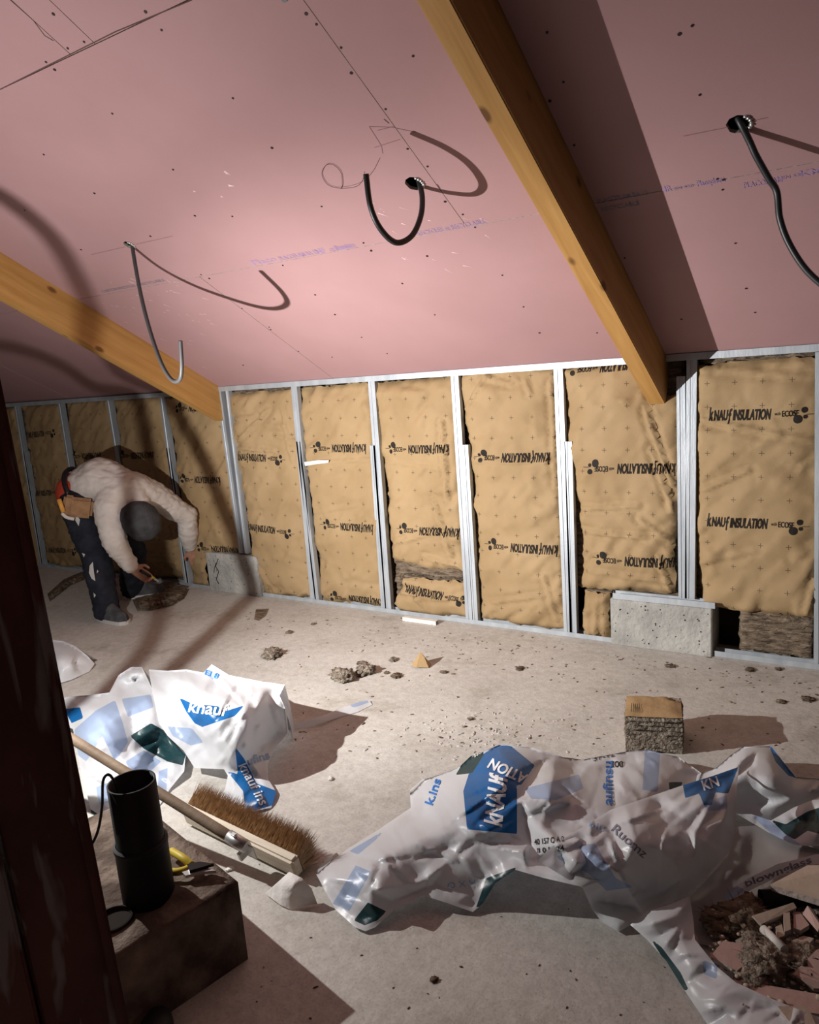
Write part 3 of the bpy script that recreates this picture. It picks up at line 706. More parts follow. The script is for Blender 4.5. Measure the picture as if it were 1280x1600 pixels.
batt('wide kraft-faced batt in the rightmost bay, upright prints, above bare wool', [(1092, 572), (1150, 566), (1200, 560), (1279, 558), (1279, 850), (1272, 968), (1190, 962), (1098, 950), (1090, 860), (1088, 700)], [(1187, 648, 0, 0, 1.0), (1182, 818, 0, 0, 1.0)], 12, wool=[((1088, 572), (1279, 546)), ((1152, 955), (1273, 1038))], creases=[((1090, 655), (1279, 690), .012), ((1100, 765), (1170, 735), .012), ((1090, 575), (1279, 590), .007), ((1260, 960), (1279, 900), .014), ((1095, 880), (1180, 860), .006)], bulge=.026)
batt('kraft-faced batt hidden past the right edge of the frame', [(1296, 549), (1440, 541), (1430, 1030), (1292, 1030)], [], 13)
# torn white tape across the smooth batt
tp = bmesh.new(); P = [at_y(*q, -.021) for q in ((475, 722), (498, 719), (514, 719), (513, 723), (496, 725), (477, 728))]
add_prism(tp, P, (0, .002, 0)); tag(obj('tape_strip', tp, M_TAPE), 'short torn strip of white tape on the smooth batt', 'tape')

# ------------------------------------------------------------------ conduits
def conduit(label, pts, r, m, cat='conduit'):
    b = bmesh.new(); corrugated(b, pts, r)
    return tag(obj('corrugated_conduit', b, m), label, cat, 'conduits hanging from the ceiling')
h1, h2, h3 = HOLES[0][0], HOLES[1][0], HOLES[2][0]
c1 = [at_y(208, 372, -1.235), at_y(207, 386, -1.245), at_y(219, 455, -1.27), at_y(234, 515, -1.32), at_y(252, 567, -1.385), at_y(268, 593, -1.42), at_y(280, 594, -1.445), at_y(284, 575, -1.455), at_y(282, 532, -1.46)]
conduit('thin grey hanging conduit curving up at its end, in front of the left beam', c1, .0095, M_GCONDUIT)
c2 = [at_y(650, 270, -1.205), at_y(655, 284, -1.215), at_y(660, 310, -1.222), at_y(657, 340, -1.252), at_y(643, 369, -1.31), at_y(619, 379, -1.395), at_y(595, 358, -1.475), at_y(579, 322, -1.518), at_y(572, 272, -1.53)]
conduit('black corrugated conduit hanging as a U from the middle ceiling hole', c2, .0105, M_CONDUIT)
c3 = [at_y(1150, 178, -1.17), at_y(1158, 194, -1.170), at_y(1172, 222, -1.148), at_y(1182, 244, -1.132), at_y(1201, 278, -1.102), at_y(1214, 300, -1.085), at_y(1219, 342, -1.075), at_y(1234, 382, -1.065), at_y(1262, 424, -1.06), at_y(1300, 455, -1.06), at_y(1330, 462, -1.06)]
conduit('black corrugated conduit hanging from the hole right of the right beam', c3, .0105, M_CONDUIT)
conduit('black conduit stub just visible at the top edge of the ceiling', [HOLES[3][0]+Vector((0, 0, .05)), HOLES[3][0]+Vector((.0, 0, .03)), HOLES[3][0]+Vector((.0, -.01, .01)), HOLES[3][0]+Vector((.0, -.03, -.008))], .0105, M_CONDUIT)
# metal foil torn at the rims of the holes
for (p, r), lab in zip(HOLES[:3], ('crinkled foil collar at the hole of the grey conduit', 'crinkled foil collar at the middle ceiling hole', 'crinkled foil collar at the hole right of the right beam')):
    b = bmesh.new(); rr = random.Random(int(p.x*100))
    for k in range(7):
        a = -.9+k*.3; q = p+(Vector((1, 0, 0))*math.cos(a)+(CP(0, 1)-CP(0, 0))*math.sin(a))*r*.93
        add_blob(b, q-Vector(NC)*.002, .007, .006, .007, .6, 3, k*3.3, 1)
    tag(obj('foil_collar', b, M_BRACKET), lab, 'collar', 'foil collars at the ceiling holes')
# loose wire loop beside the middle conduit
b = bmesh.new(); W = [at_c(570, 268, .06), at_c(566, 283, .04), at_c(555, 292, .02), at_c(530, 294, .006), at_c(512, 288, .004), at_c(503, 272, .004), at_c(510, 258, .004), at_c(522, 258, .004), at_c(533, 270, .004), at_c(535, 288, .004), at_c(533, 295, .004)]
add_tube(b, spline(W, 8), .0009, 5); tag(obj('draw_wire', b, M_SCREW), 'fine draw wire looping out of the U-shaped conduit', 'wire')

# ------------------------------------------------------------------ dark post at the left edge, in front of everything
pr = thing('timber_post', 'dark brown painted timber post with whitish drips, filling the left edge', 'post', (-1.2, -3.15, 0))
e0 = at_d(2, 600, 1.25); zt = 3.1
n_ = Vector((e0.x, e0.y+DIST, 0)).normalized(); rt_ = Vector((n_.y, -n_.x, 0))
ex = Vector((e0.x, e0.y, 0))
def postpart(name, a, b_, back, dep=.12):
    bm = bmesh.new(); P = [ex+rt_*a+n_*back, ex+rt_*b_+n_*back, ex+rt_*b_+n_*(back+dep), ex+rt_*a+n_*(back+dep)]
    P = [p+rt_*.034 for p in P]; add_prism(bm, P, Vector((0, 0, zt))-rt_*.069); bmesh.ops.bevel(bm, geom=bm.edges[:], offset=.004, segments=2, affect='EDGES')
    return obj(name, bm, M_POST, pr)
postpart('front_board', -.125, 0, 0)
postpart('side_board', -.30, -.129, -.012)
postpart('edge_strip', -.020, -.0005, -.006, .11)

# ------------------------------------------------------------------ plinth with black pipe
ph = .23
A_ = at_z(372, 1378, ph); B_ = at_z(185, 1490, ph); back_ = at_z(160, 1365, ph)
dv = (B_-A_).normalized(); lv = (back_-A_); lv = (lv-dv*lv.dot(dv)).normalized()
pl = bmesh.new(); corners = [A_, A_+dv*.62, A_+dv*.62+lv*.62, A_+lv*.62]
NX = 20; grid = {}
def pgrid(o_, U_, V_, nu, nv, nrm, amp, sd):
    g = [[pl.verts.new(o_+U_*(i/nu)+V_*(j/nv)+nrm*amp*noise.noise((o_+U_*(i/nu)+V_*(j/nv))*18+Vector((sd, 0, 0)))*(0 if i in (0, nu) or j in (0, nv) else 1)) for i in range(nu+1)] for j in range(nv+1)]
    for j in range(nv):
        for i in range(nu):
            f = pl.faces.new((g[j][i], g[j][i+1], g[j+1][i+1], g[j+1][i])); f.smooth = True
z_ = Vector((0, 0, 1))
flr = Vector((A_.x, A_.y, 0)); side = -lv
pgrid(A_, dv*.62, lv*.62, 24, 24, z_, .012, 1)
pgrid(flr, dv*.62, z_*ph, 24, 10, side, .010, 2)
pgrid(flr, lv*.62, z_*ph, 24, 10, -dv, .010, 3)
pgrid(flr+dv*.62, lv*.62, z_*ph, 6, 4, dv, 0, 4); pgrid(flr+lv*.62, dv*.62, z_*ph, 6, 4, lv, 0, 5)
bmesh.ops.remove_doubles(pl, verts=pl.verts[:], dist=.0005); bmesh.ops.recalc_face_normals(pl, faces=pl.faces[:])
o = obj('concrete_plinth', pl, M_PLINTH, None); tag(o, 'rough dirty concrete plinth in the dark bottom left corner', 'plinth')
tb = at_z(233, 1398, ph); tb.z = ph-.004
t0 = thing('black_pipe', 'black plastic pipe standing upright on the concrete plinth', 'pipe', tb)
def lathe(prof, c, seg=40):
    bm = bmesh.new(); R = [[bm.verts.new((c.x+r*math.cos(2*math.pi*k/seg), c.y+r*math.sin(2*math.pi*k/seg), c.z+z)) for k in range(seg)] for r, z in prof]
    for i in range(len(prof)-1):
        for k in range(seg):
            f = bm.faces.new((R[i][k], R[i][(k+1) % seg], R[i+1][(k+1) % seg], R[i+1][k])); f.smooth = abs(prof[i][0]-prof[i+1][0]) < .0015
    return bm
ttop = 0.
for q in np.arange(.2, .7, .002):
    if project((tb.x, tb.y, ph+q))[1] < 1219: ttop = q; break
tcol = next(q for q in np.arange(.1, .6, .002) if project((tb.x, tb.y, ph+q))[1] < 1312)
R0 = .064
obj('sleeve', lathe([(R0, 0), (R0, tcol-.012), (R0+.002, tcol-.01), (R0+.002, tcol), (R0-.004, tcol+.004), (R0-.006, tcol), (R0-.006, 0)], tb), M_PVC, t0)
obj('upper_pipe', lathe([(R0-.006, .01), (R0-.006, ttop), (R0-.0095, ttop), (R0-.0095, .01)], tb), M_PVC, t0)
sk = at_z(178, 1440, ph)
obj_ = obj('pipe_socket', lathe([(.044, -.02), (.045, .010), (.041, .011), (.039, .002), (.0, .0015)], Vector((sk.x, sk.y, ph))), M_DARK); tag(obj_, 'low dark pipe socket let into the plinth beside the black pipe', 'pipe')
b = bmesh.new(); tp_ = Vector((tb.x, tb.y, ph+ttop)); lft = -rt_
W = [tp_+rt_*-.03+Vector((0, 0, -.12)), tp_+rt_*-.034+Vector((0, 0, -.02)), tp_+lft*.045+Vector((0, 0, .028)), tp_+lft*.062+Vector((0, 0, .02)), tp_+lft*.075+Vector((0, 0, -.05)), tp_+lft*.10+Vector((0, 0, -.12)), tp_+lft*.15+Vector((0, 0, -.17)), tp_+lft*.22+Vector((0, 0, -.20))]
add_tube(b, spline(W, 10), .0035, 8); tag(obj('black_cable', b, M_CABLE), 'thin black cable looping out of the upright pipe', 'cable')

# ------------------------------------------------------------------ broom
g0 = at_z(292, 1268, .05); g1 = at_z(466, 1352, .05); hd = (g1-g0).normalized(); hn = Vector((-hd.y, hd.x, 0)).normalized()
if hn.y < 0: hn = -hn
hl = (g1-g0).length; mid = (g0+g1)/2; mid.z = .045
br = thing('broom', 'wooden push broom lying on the floor with coir bristles', 'broom', (mid.x, mid.y, 0))
Rm = Matrix((hd, hn, Vector((0, 0, 1)))).transposed()
tilt = Matrix.Rotation(math.radians(14), 3, hd)
up_ = tilt @ Vector((0, 0, 1)); hn2 = tilt @ hn
Rm2 = Matrix((hd, hn2, up_)).transposed()
b = bmesh.new(); add_box(b, mid, (hl, .036, .068), Rm2, .008); obj('head', b, M_BLOCKWOOD, br)
bb = bmesh.new(); rr = random.Random(4)
for i in range(5200):
    u = rr.uniform(-.495, .495)*hl; vv = rr.uniform(-.032, .032)
    s = mid+hd*u+up_*vv+hn2*.016; l = rr.uniform(.070, .100)
    d = (hn2+hd*rr.gauss(0, .16)+up_*(vv*9+rr.gauss(.12, .16))).normalized()
    e = s+d*l; e.z = max(e.z, .003)
    w_ = hd.cross(d).normalized()*.0015; w2 = hd*.0015
    v = [bb.verts.new(q) for q in (s+w_, s-w_*.5+w2, s-w_*.5-w2, e)]
    bb.faces.new((v[0], v[1], v[3])); bb.faces.new((v[1], v[2], v[3])); bb.faces.new((v[2], v[0], v[3]))
tag(obj('bristles', bb, M_BRISTLE, br), kind='stuff')
k0 = Vector((-1.60, -2.292, .118)); k1 = Vector((-2.56, -2.37, .415))
b = bmesh.new(); add_tube(b, [k0.lerp(k1, t/10) for t in range(11)], .0165, 14); obj('handle', b, M_HANDLE, br)
bk = bmesh.new(); kd = (k1-k0).normalized()
add_tube(bk, [k0-kd*.01, k0+kd*.06], .0195, 14)
add_box(bk, k0+Vector((0, .02, -.03)), (.05, .004, .05), Rm2, .001); add_box(bk, k0+kd*.02+Vector((0, .02, -.045)), (.014, .05, .03), Rm2, .002); add_box(bk, k0+kd*.03+up_*.022, (.02, .012, .012), Rm2, .002)
obj('bracket', bk, M_BRACKET, br)

# ------------------------------------------------------------------ plastic bags
WHT = (.76, .775, .80)
F_BAG = film_mat('printed_film', WHT, [('pale', (.30, .44, .70, .75)), ('blue', (.010, .145, .42)), ('green', (.018, .06, .068))], .28, .34)
F_GREY = film_mat('clear_grey_film', (.42, .39, .37), [('pale', (.30, .38, .62, .6)), ('blue', (.02, .17, .48)), ('green', (.02, .06, .065))], .3, .3)
rb = thing('plastic_bag', 'large crumpled white and blue plastic bag sprawled across the front floor', 'bag', tuple(at_z(840, 1350)))
A = film('film', [(494, 1366, .05), (515, 1348, .04), (542, 1327, .03), (592, 1296, .03), (642, 1262, .03), (641, 1243, .05), (661, 1221, .06), (717, 1199, .09), (735, 1182, .12), (780, 1164, .14), (830, 1168, .14), (880, 1183, .12), (911, 1187, .10), (980, 1174, .10), (1011, 1172, .10), (1061, 1183, .08), (1096, 1208, .06), (1060, 1300, .10), (960, 1370, .12), (911, 1386, .13), (850, 1372, .12), (805, 1359, .12), (774, 1380, .08), (755, 1411, .02), (739, 1425, .015), (699, 1411, .03), (661, 1399, .04), (617, 1421, .03), (586, 1449, .01), (571, 1455, .01), (555, 1449, .01), (524, 1421, .01), (505, 1386, .03)],
    [(560, 1360, .09), (600, 1330, .12), (640, 1300, .13), (700, 1330, .12), (690, 1290, .17), (760, 1300, .17), (720, 1240, .16), (790, 1215, .20), (770, 1250, .19), (860, 1210, .19), (880, 1260, .15), (900, 1230, .17), (950, 1210, .15), (830, 1310, .15), (640, 1370, .07), (700, 1380, .08), (560, 1410, .05), (780, 1330, .14), (1020, 1210, .13), (880, 1340, .17)],
    F_BAG, rb, 3.6, ((60, .016), (26, .010), (13, .0028)), 1,
    [('blue', [[(733, 1208), (786, 1203), (808, 1231), (808, 1303), (730, 1296), (724, 1236)], [(735, 1207), (752, 1180), (780, 1163), (799, 1166), (836, 1196), (815, 1226), (786, 1230), (770, 1206)]]),
     ('green', [[(712, 1211), (728, 1184), (754, 1172), (757, 1178), (738, 1208)], [(553, 1438), (575, 1410), (604, 1424), (590, 1438), (570, 1446)], [(744, 1418), (760, 1372), (806, 1355), (803, 1368), (776, 1391), (752, 1416)], [(1045, 1222), (1067, 1222), (1064, 1231), (1046, 1234)]]),
     ('pale', [[(556, 1352), (580, 1362), (546, 1424), (520, 1412)], [(1008, 1168), (1032, 1172), (1028, 1238), (1004, 1234)], [(820, 1232), (905, 1210), (912, 1232), (870, 1250), (830, 1248)], [(545, 1330), (600, 1298), (590, 1310), (560, 1335)]])], skirt=.10)
Bf = film('flap', [(911, 1388, .12), (868, 1362, .15), (840, 1345, .17), (868, 1318, .19), (917, 1288, .20), (955, 1265, .20), (1020, 1243, .19), (1067, 1227, .19), (1115, 1212, .18), (1155, 1198, .16), (1152, 1225, .16), (1149, 1290, .13), (1141, 1330, .11), (1105, 1368, .08), (1080, 1392, .05), (1050, 1410, .04), (1011, 1424, .03), (992, 1442, .02), (967, 1456, .01), (940, 1440, .01), (925, 1420, .03)],
    [(940, 1340, .19), (990, 1320, .21), (1040, 1300, .20), (1100, 1260, .20), (1080, 1330, .17), (1000, 1380, .11), (950, 1390, .10), (1050, 1360, .12), (900, 1350, .17), (1130, 1270, .16), (1010, 1270, .22)],
    F_BAG, rb, 3.6, ((55, .018), (26, .010), (13, .0028)), 2,
    [('blue', [[(1067, 1225), (1155, 1196), (1142, 1230), (1138, 1240), (1118, 1238), (1112, 1258), (1100, 1258), (1093, 1240), (1071, 1247)]]), ('green', [[(0, 0), (1, 0), (0, 1)]]),
     ('pale', [[(868, 1340), (905, 1320), (930, 1318), (962, 1372), (990, 1386), (948, 1392), (920, 1365)], [(1098, 1256), (1136, 1242), (1137, 1264), (1108, 1268)]])])
Cf = film('back_fold', [(1090, 1225, .10), (1096, 1208, .08), (1117, 1202, .09), (1142, 1180, .10), (1161, 1167, .11), (1205, 1166, .11), (1243, 1214, .08), (1282, 1217, .07), (1340, 1232, .05), (1345, 1260, .04), (1282, 1252, .05), (1262, 1262, .04), (1240, 1275, .03), (1205, 1282, .03), (1150, 1270, .06)],
    [(1170, 1200, .15), (1210, 1220, .13), (1250, 1240, .09), (1170, 1240, .10), (1140, 1210, .14)], F_BAG, rb, 3.6, ((50, .014), (20, .006)), 3,
    [('blue', [[(1200, 1160), (1210, 1160), (1226, 1186), (1246, 1216), (1232, 1212), (1212, 1190)]]), ('green', [[(0, 0), (1, 0), (0, 1)]]), ('pale', [[(0, 0), (1, 0), (0, 1)]])], skirt=.08)
Ef = film('side_fold', [(1152, 1272, .06), (1174, 1272, .06), (1205, 1282, .06), (1240, 1262, .08), (1282, 1245, .08), (1340, 1240, .08), (1340, 1345, .05), (1282, 1322, .05), (1262, 1322, .05), (1240, 1320, .05), (1200, 1300, .05)],
    [(1240, 1295, .08), (1280, 1285, .10)], F_BAG, rb, 3.6, ((36, .014), (16, .006)), 4,
    [('blue', [[(0, 0), (1, 0), (0, 1)]]), ('green', [[(1203, 1280), (1228, 1288), (1262, 1268), (1300, 1255), (1300, 1308), (1262, 1298), (1242, 1312), (1228, 1304)]]), ('pale', [[(1172, 1272), (1200, 1280), (1240, 1312), (1256, 1322), (1215, 1312)]])])
Gf = film('inner_film', [(1148, 1292, .03), (1180, 1290, .03), (1230, 1312, .03), (1290, 1330, .03), (1345, 1340, .03), (1345, 1500, .015), (1250, 1500, .012), (1120, 1480, .012), (1070, 1470, .012), (1060, 1420, .02), (1100, 1380, .03), (1140, 1335, .04)],
    [(1180, 1340, .02), (1230, 1360, .025), (1140, 1400, .015)], F_GREY, rb, 6, ((48, .010), (20, .004)), 5, [(k, [[(0, 0), (1, 0), (0, 1)]]) for k in ('blue', 'green', 'pale')])
Df = film('front_fold', [(985, 1445, .02), (1011, 1424, .06), (1050, 1412, .07), (1078, 1400, .06), (1084, 1440, .06), (1086, 1468, .07), (1120, 1510, .07), (1150, 1535, .07), (1200, 1558, .07), (1255, 1580, .07), (1310, 1600, .06), (1340, 1720, .05), (1180, 1720, .0), (1105, 1600, .0), (1067, 1543, .01), (1040, 1500, .015), (1011, 1468, .02)],
    [(1060, 1450, .08), (1080, 1500, .07), (1120, 1560, .06), (1180, 1620, .06)], F_BAG, rb, 3.6, ((75, .022), (30, .012), (15, .0045)), 6,
    [('blue', [[(0, 0), (1, 0), (0, 1)]]), ('green', [[(1016, 1466), (1034, 1480), (1064, 1520), (1076, 1546), (1070, 1548), (1044, 1510)]]), ('pale', [[(1098, 1500), (1122, 1508), (1120, 1530), (1100, 1522)]])])
St = film('twisted_strip', [(1130, 1398, .05), (1170, 1372, .06), (1215, 1350, .07), (1275, 1335, .07), (1335, 1330, .07), (1335, 1352, .06), (1275, 1350, .06), (1220, 1368, .05), (1175, 1390, .045), (1140, 1412, .04)], [(1200, 1366, .075)], F_BAG, rb, 4, ((24, .008),), 7, [('blue', [[(0, 0), (1, 0), (0, 1)]]), ('green', [[(0, 0), (1, 0), (0, 1)]]), ('pale', [[(1118, 1400), (1150, 1384), (1165, 1390), (1135, 1412)]])])
film_text('printed_lettering', 'kNAUf', (783, 1292), (.12, -1), 27, M_WHITEINK, rb, A, .05, 78, .15)
film_text('printed_lettering', 'ATION', (826, 1212), (-.90, -.42), 16, M_WHITEINK, rb, A, .045, 62, .15)
film_text('printed_lettering', 'k.ins', (676, 1259), (.32, -.95), 13, M_BLUEINK, rb, A, .03, 42)
film_text('printed_lettering', 'aufinsu', (957, 1258), (.0, -1), 15, M_BLUEINK, rb, A, .03, 68)
film_text('printed_lettering', '200', (954, 1199), (1, .02), 10, M_INK, rb, A, .01, 20)
film_text('printed_lettering', '37-12', (928, 1190), (1, -.25), 8, M_INK, rb, A, .0, 34)
film_text('printed_lettering', '35cm', (742, 1184), (.8, -.5), 7, M_WHITEINK, rb, A, .0, 18)
film_text('printed_lettering', '40 157 O A 0', (836, 1320), (1, -.10), 9, M_INK, rb, A, .02, 46)
film_text('printed_lettering', 'II 0 I= 24', (840, 1333), (1, -.10), 8, M_INK, rb, A, .02, 42)
film_text('printed_lettering', 'O X H', (700, 1389), (1, -.13), 10, M_PALEBLUE, rb, A, .0, 44)
film_text('printed_lettering', 'blu', (920, 1292), (.93, .25), 9, M_PALEBLUE, rb, Bf, .02, 26)
film_text('printed_lettering', 'Ruomz', (955, 1298), (.72, .62), 14, M_GREYINK, rb, Bf, .01, 66)
film_text('printed_lettering', 'KN', (1100, 1236), (.95, -.3), 16, M_WHITEINK, rb, Bf, .03, 26)
film_text('printed_lettering', 'blownglass', (1166, 1386), (.92, -.34), 11, M_GREYINK, rb, St, .03, 110)

lb = thing('plastic_bag', 'heaped white and bright blue plastic bag beside the broom', 'bag', tuple(at_z(300, 1190)))
NO = [[(0, 0), (1, 0), (0, 1)]]
LA = film('film', [(232, 1046, .15), (262, 1048, .18), (291, 1046, .20), (318, 1051, .22), (331, 1038, .25), (358, 1055, .25), (409, 1065, .25), (445, 1070, .26), (437, 1087, .24), (445, 1105, .20), (449, 1146, .06), (430, 1169, .04), (418, 1194, .03), (420, 1219, .02), (432, 1238, .02), (424, 1262, .005), (384, 1270, .004), (340, 1256, .004), (352, 1232, .02), (356, 1212, .05), (350, 1202, .06), (304, 1200, .03), (287, 1173, .08), (262, 1150, .12), (249, 1131, .15), (240, 1090, .18)],
    [(330, 1110, .26), (400, 1100, .25), (350, 1150, .19), (290, 1100, .25), (390, 1180, .10), (330, 1180, .10), (385, 1130, .22), (270, 1075, .23), (380, 1220, .05), (395, 1245, .03), (425, 1130, .16), (310, 1075, .25)],
    F_BAG, lb, 3.6, ((52, .024), (24, .019), (12, .0045)), 11,
    [('blue', [[(280, 1090), (304, 1101), (340, 1103), (350, 1112), (382, 1102), (367, 1119), (316, 1136), (304, 1130), (291, 1112)], [(367, 1166), (382, 1186), (401, 1224), (433, 1236), (427, 1258), (384, 1271), (380, 1236), (354, 1204), (372, 1210)]]), ('green', NO),
     ('pale', [[(262, 1135), (300, 1138), (318, 1160), (298, 1165), (270, 1150)], [(318, 1050), (328, 1046), (342, 1058), (332, 1062)]])], skirt=.10)
LB = film('side_film', [(104, 1089, .08), (140, 1086, .10), (171, 1082, .12), (185, 1055, .14), (205, 1042, .15), (222, 1042, .15), (236, 1072, .16), (244, 1090, .17), (252, 1131, .13), (270, 1160, .06), (290, 1180, .05), (288, 1205, .03), (266, 1232, .01), (253, 1253, .004), (225, 1290, .004), (181, 1294, .004), (143, 1270, .004), (126, 1202, .03), (114, 1139, .06), (90, 1130, .06), (90, 1095, .06)],
    [(150, 1120, .17), (200, 1100, .19), (180, 1160, .15), (220, 1190, .08), (160, 1220, .08), (200, 1140, .14), (240, 1170, .05), (130, 1150, .12), (215, 1070, .17)],
    F_BAG, lb, 3.6, ((46, .026), (22, .019), (12, .0045)), 12,
    [('blue', [[(100, 1108), (125, 1105), (130, 1122), (112, 1130)]]), ('green', [[(203, 1150), (236, 1130), (258, 1142), (290, 1180), (286, 1196), (262, 1190), (225, 1170)], [(138, 1262), (158, 1275), (160, 1284), (140, 1280)]]),  # first green patch paints the shaded hollow inside the bag, not print
     ('pale', [[(116, 1140), (150, 1110), (180, 1094), (192, 1130), (200, 1160), (180, 1190), (160, 1150), (135, 1190), (122, 1180)], [(196, 1190), (225, 1172), (252, 1190), (235, 1205), (205, 1206)], [(248, 1205), (262, 1200), (260, 1240), (246, 1250)], [(150, 1230), (190, 1215), (185, 1250), (155, 1258)], [(190, 1092), (236, 1085), (240, 1105), (200, 1120)]])], skirt=.10)
film_text('printed_lettering', 'knauf', (294, 1112), (1, .12), 18, M_WHITEINK, lb, LA, .03, 60, .15)
film_text('printed_lettering', 'knauf ins', (372, 1196), (.48, .88), 15, M_WHITEINK, lb, LA, .02, 72, .15)
film_text('printed_lettering', 'ufins', (388, 1196), (.92, -.30), 13, M_PALEBLUE, lb, LA, .03, 36)
film_text('printed_lettering', 'EI 8', (320, 1054), (1, .35), 8, M_BLUEINK, lb, LA, .02, 22)

sb = film('plastic_bag', [(70, 998, .10), (100, 1002, .10), (118, 1010, .09), (136, 1024, .06), (148, 1037, .02), (140, 1049, .004), (112, 1062, .004), (85, 1070, .004), (50, 1072, .004), (50, 1010, .08)], [(95, 1030, .12), (120, 1035, .07)],
    film_mat('plain_white_film', WHT, [], .25, .35), None, 4, ((26, .014), (12, .005)), 21, [], skirt=.08)
tag(sb, 'small plain white plastic bag on the floor beside the dark post', 'bag')

# ------------------------------------------------------------------ debris
def slab_px(name, pts, z, th, m, label=None, cat=None, group=None, parent=None, edge=None):
    """flat offcut: outline pixels on its top face; z a number or one per corner"""
    zs = z if isinstance(z, (list, tuple)) else [z]*len(pts)
    P = [at_z(x, y, q) for (x, y), q in zip(pts, zs)]
    n = (P[1]-P[0]).cross(P[2]-P[0]).normalized(); n = n if n.z > 0 else -n
    bm = bmesh.new(); add_prism(bm, P, -n*th)
    for f in bm.faces: f.material_index = 0 if abs(f.normal.dot(n)) > .8 else 1
    o = obj(name, bm, [m, edge or M_CORE], parent)
    if label: tag(o, label, cat, group)
    return o
# rubble on the open bag, bottom right
for nm, pts, z, th, m, lab, cat in (
    ('board_offcut', [(1204, 1382), (1262, 1352), (1330, 1352), (1330, 1420), (1282, 1406)], [.10, .11, .13, .12, .11], .018, M_PBTAN, 'large tan board offcut lying highest at the right edge of the rubble', 'offcut'),
    ('plasterboard_offcut', [(1175, 1431), (1240, 1410), (1245, 1418), (1190, 1444)], [.07, .085, .08, .065], .02, M_PBTAN, 'long pale plasterboard sliver leaning below the large tan board', 'offcut'),
    ('plasterboard_offcut', [(1224, 1424), (1234, 1422), (1236, 1452), (1226, 1456)], .075, .014, M_PBTAN, 'narrow upright-looking plasterboard chip in the middle of the rubble', 'offcut'),
    ('plasterboard_offcut', [(1240, 1424), (1250, 1425), (1265, 1445), (1252, 1453), (1240, 1450)], .07, .012, M_PBTOP, 'small five-sided pink plasterboard chip between sliver and triangle', 'offcut'),
    ('plasterboard_offcut', [(1254, 1428), (1262, 1415), (1282, 1445), (1278, 1456)], [.07, .09, .08, .07], .012, M_PBTOP, 'pointed pink plasterboard chip near the right edge', 'offcut'),
    ('plasterboard_offcut', [(1110, 1494), (1130, 1470), (1160, 1474), (1190, 1490), (1152, 1516), (1140, 1510)], .062, .013, M_PBTOP, 'broad pink plasterboard offcut on the left side of the rubble', 'offcut'),
    ('plasterboard_offcut', [(1118, 1505), (1140, 1500), (1156, 1508), (1152, 1520), (1128, 1516)], .045, .013, M_PBTAN, 'torn tan plasterboard corner tucked under the broad pink offcut', 'offcut'),
    ('plasterboard_offcut', [(1239, 1522), (1276, 1484), (1330, 1470), (1330, 1548), (1272, 1544)], [.06, .075, .08, .06, .05], .013, M_PBTOP, 'large pink plasterboard offcut at the lower right edge', 'offcut'),
    ('plasterboard_offcut', [(1140, 1530), (1180, 1536), (1330, 1562), (1330, 1592), (1200, 1572)], .055, .016, M_PBTOP, 'long pink plasterboard strip along the front of the rubble', 'offcut'),
    ('plasterboard_offcut', [(1215, 1572), (1262, 1572), (1275, 1600), (1240, 1604)], .07, .013, M_PBTAN, 'cream plasterboard scrap at the very bottom right', 'offcut'),
    ('plasterboard_offcut', [(1236, 1470), (1256, 1462), (1272, 1466), (1262, 1478), (1244, 1480)], .06, .012, M_PBTAN, 'short tan plasterboard crumb behind the large pink offcut', 'offcut'),
    ('plasterboard_offcut', [(1212, 1448), (1222, 1444), (1226, 1462), (1216, 1466)], .06, .012, M_PBTAN, 'stubby tan plasterboard chip above the white tube', 'offcut'),
    ('plasterboard_offcut', [(1064, 1480), (1086, 1454), (1094, 1478), (1100, 1496), (1080, 1500)], .05, .01, M_PBTOP, 'thin pinkish board flake lying against the bag fold', 'offcut')):
    slab_px(nm, pts, z, th, m, lab, cat, 'plasterboard rubble on the bag' if 'plaster' in nm else None)
b = bmesh.new(); pa = at_z(1193, 1452, .065); pb = at_z(1226, 1484, .075)
add_tube(b, [pa, pb], .011, 12); tag(obj('white_tube_offcut', b, M_TAPE), 'short white plastic tube offcut in the rubble', 'tube')
b = bmesh.new(); pa = at_z(1190, 1405, .06); pb = at_z(1300, 1400, .06)
n = 14; t = bmesh.new(); add_tube(t, [pa, pb], .024, 20, False)
bmesh.ops.solidify(t, geom=t.faces[:], thickness=.003); merge(b, t); tag(obj('grey_pipe_offcut', b, M_GCONDUIT), 'grey pipe offcut under the large tan board', 'pipe')
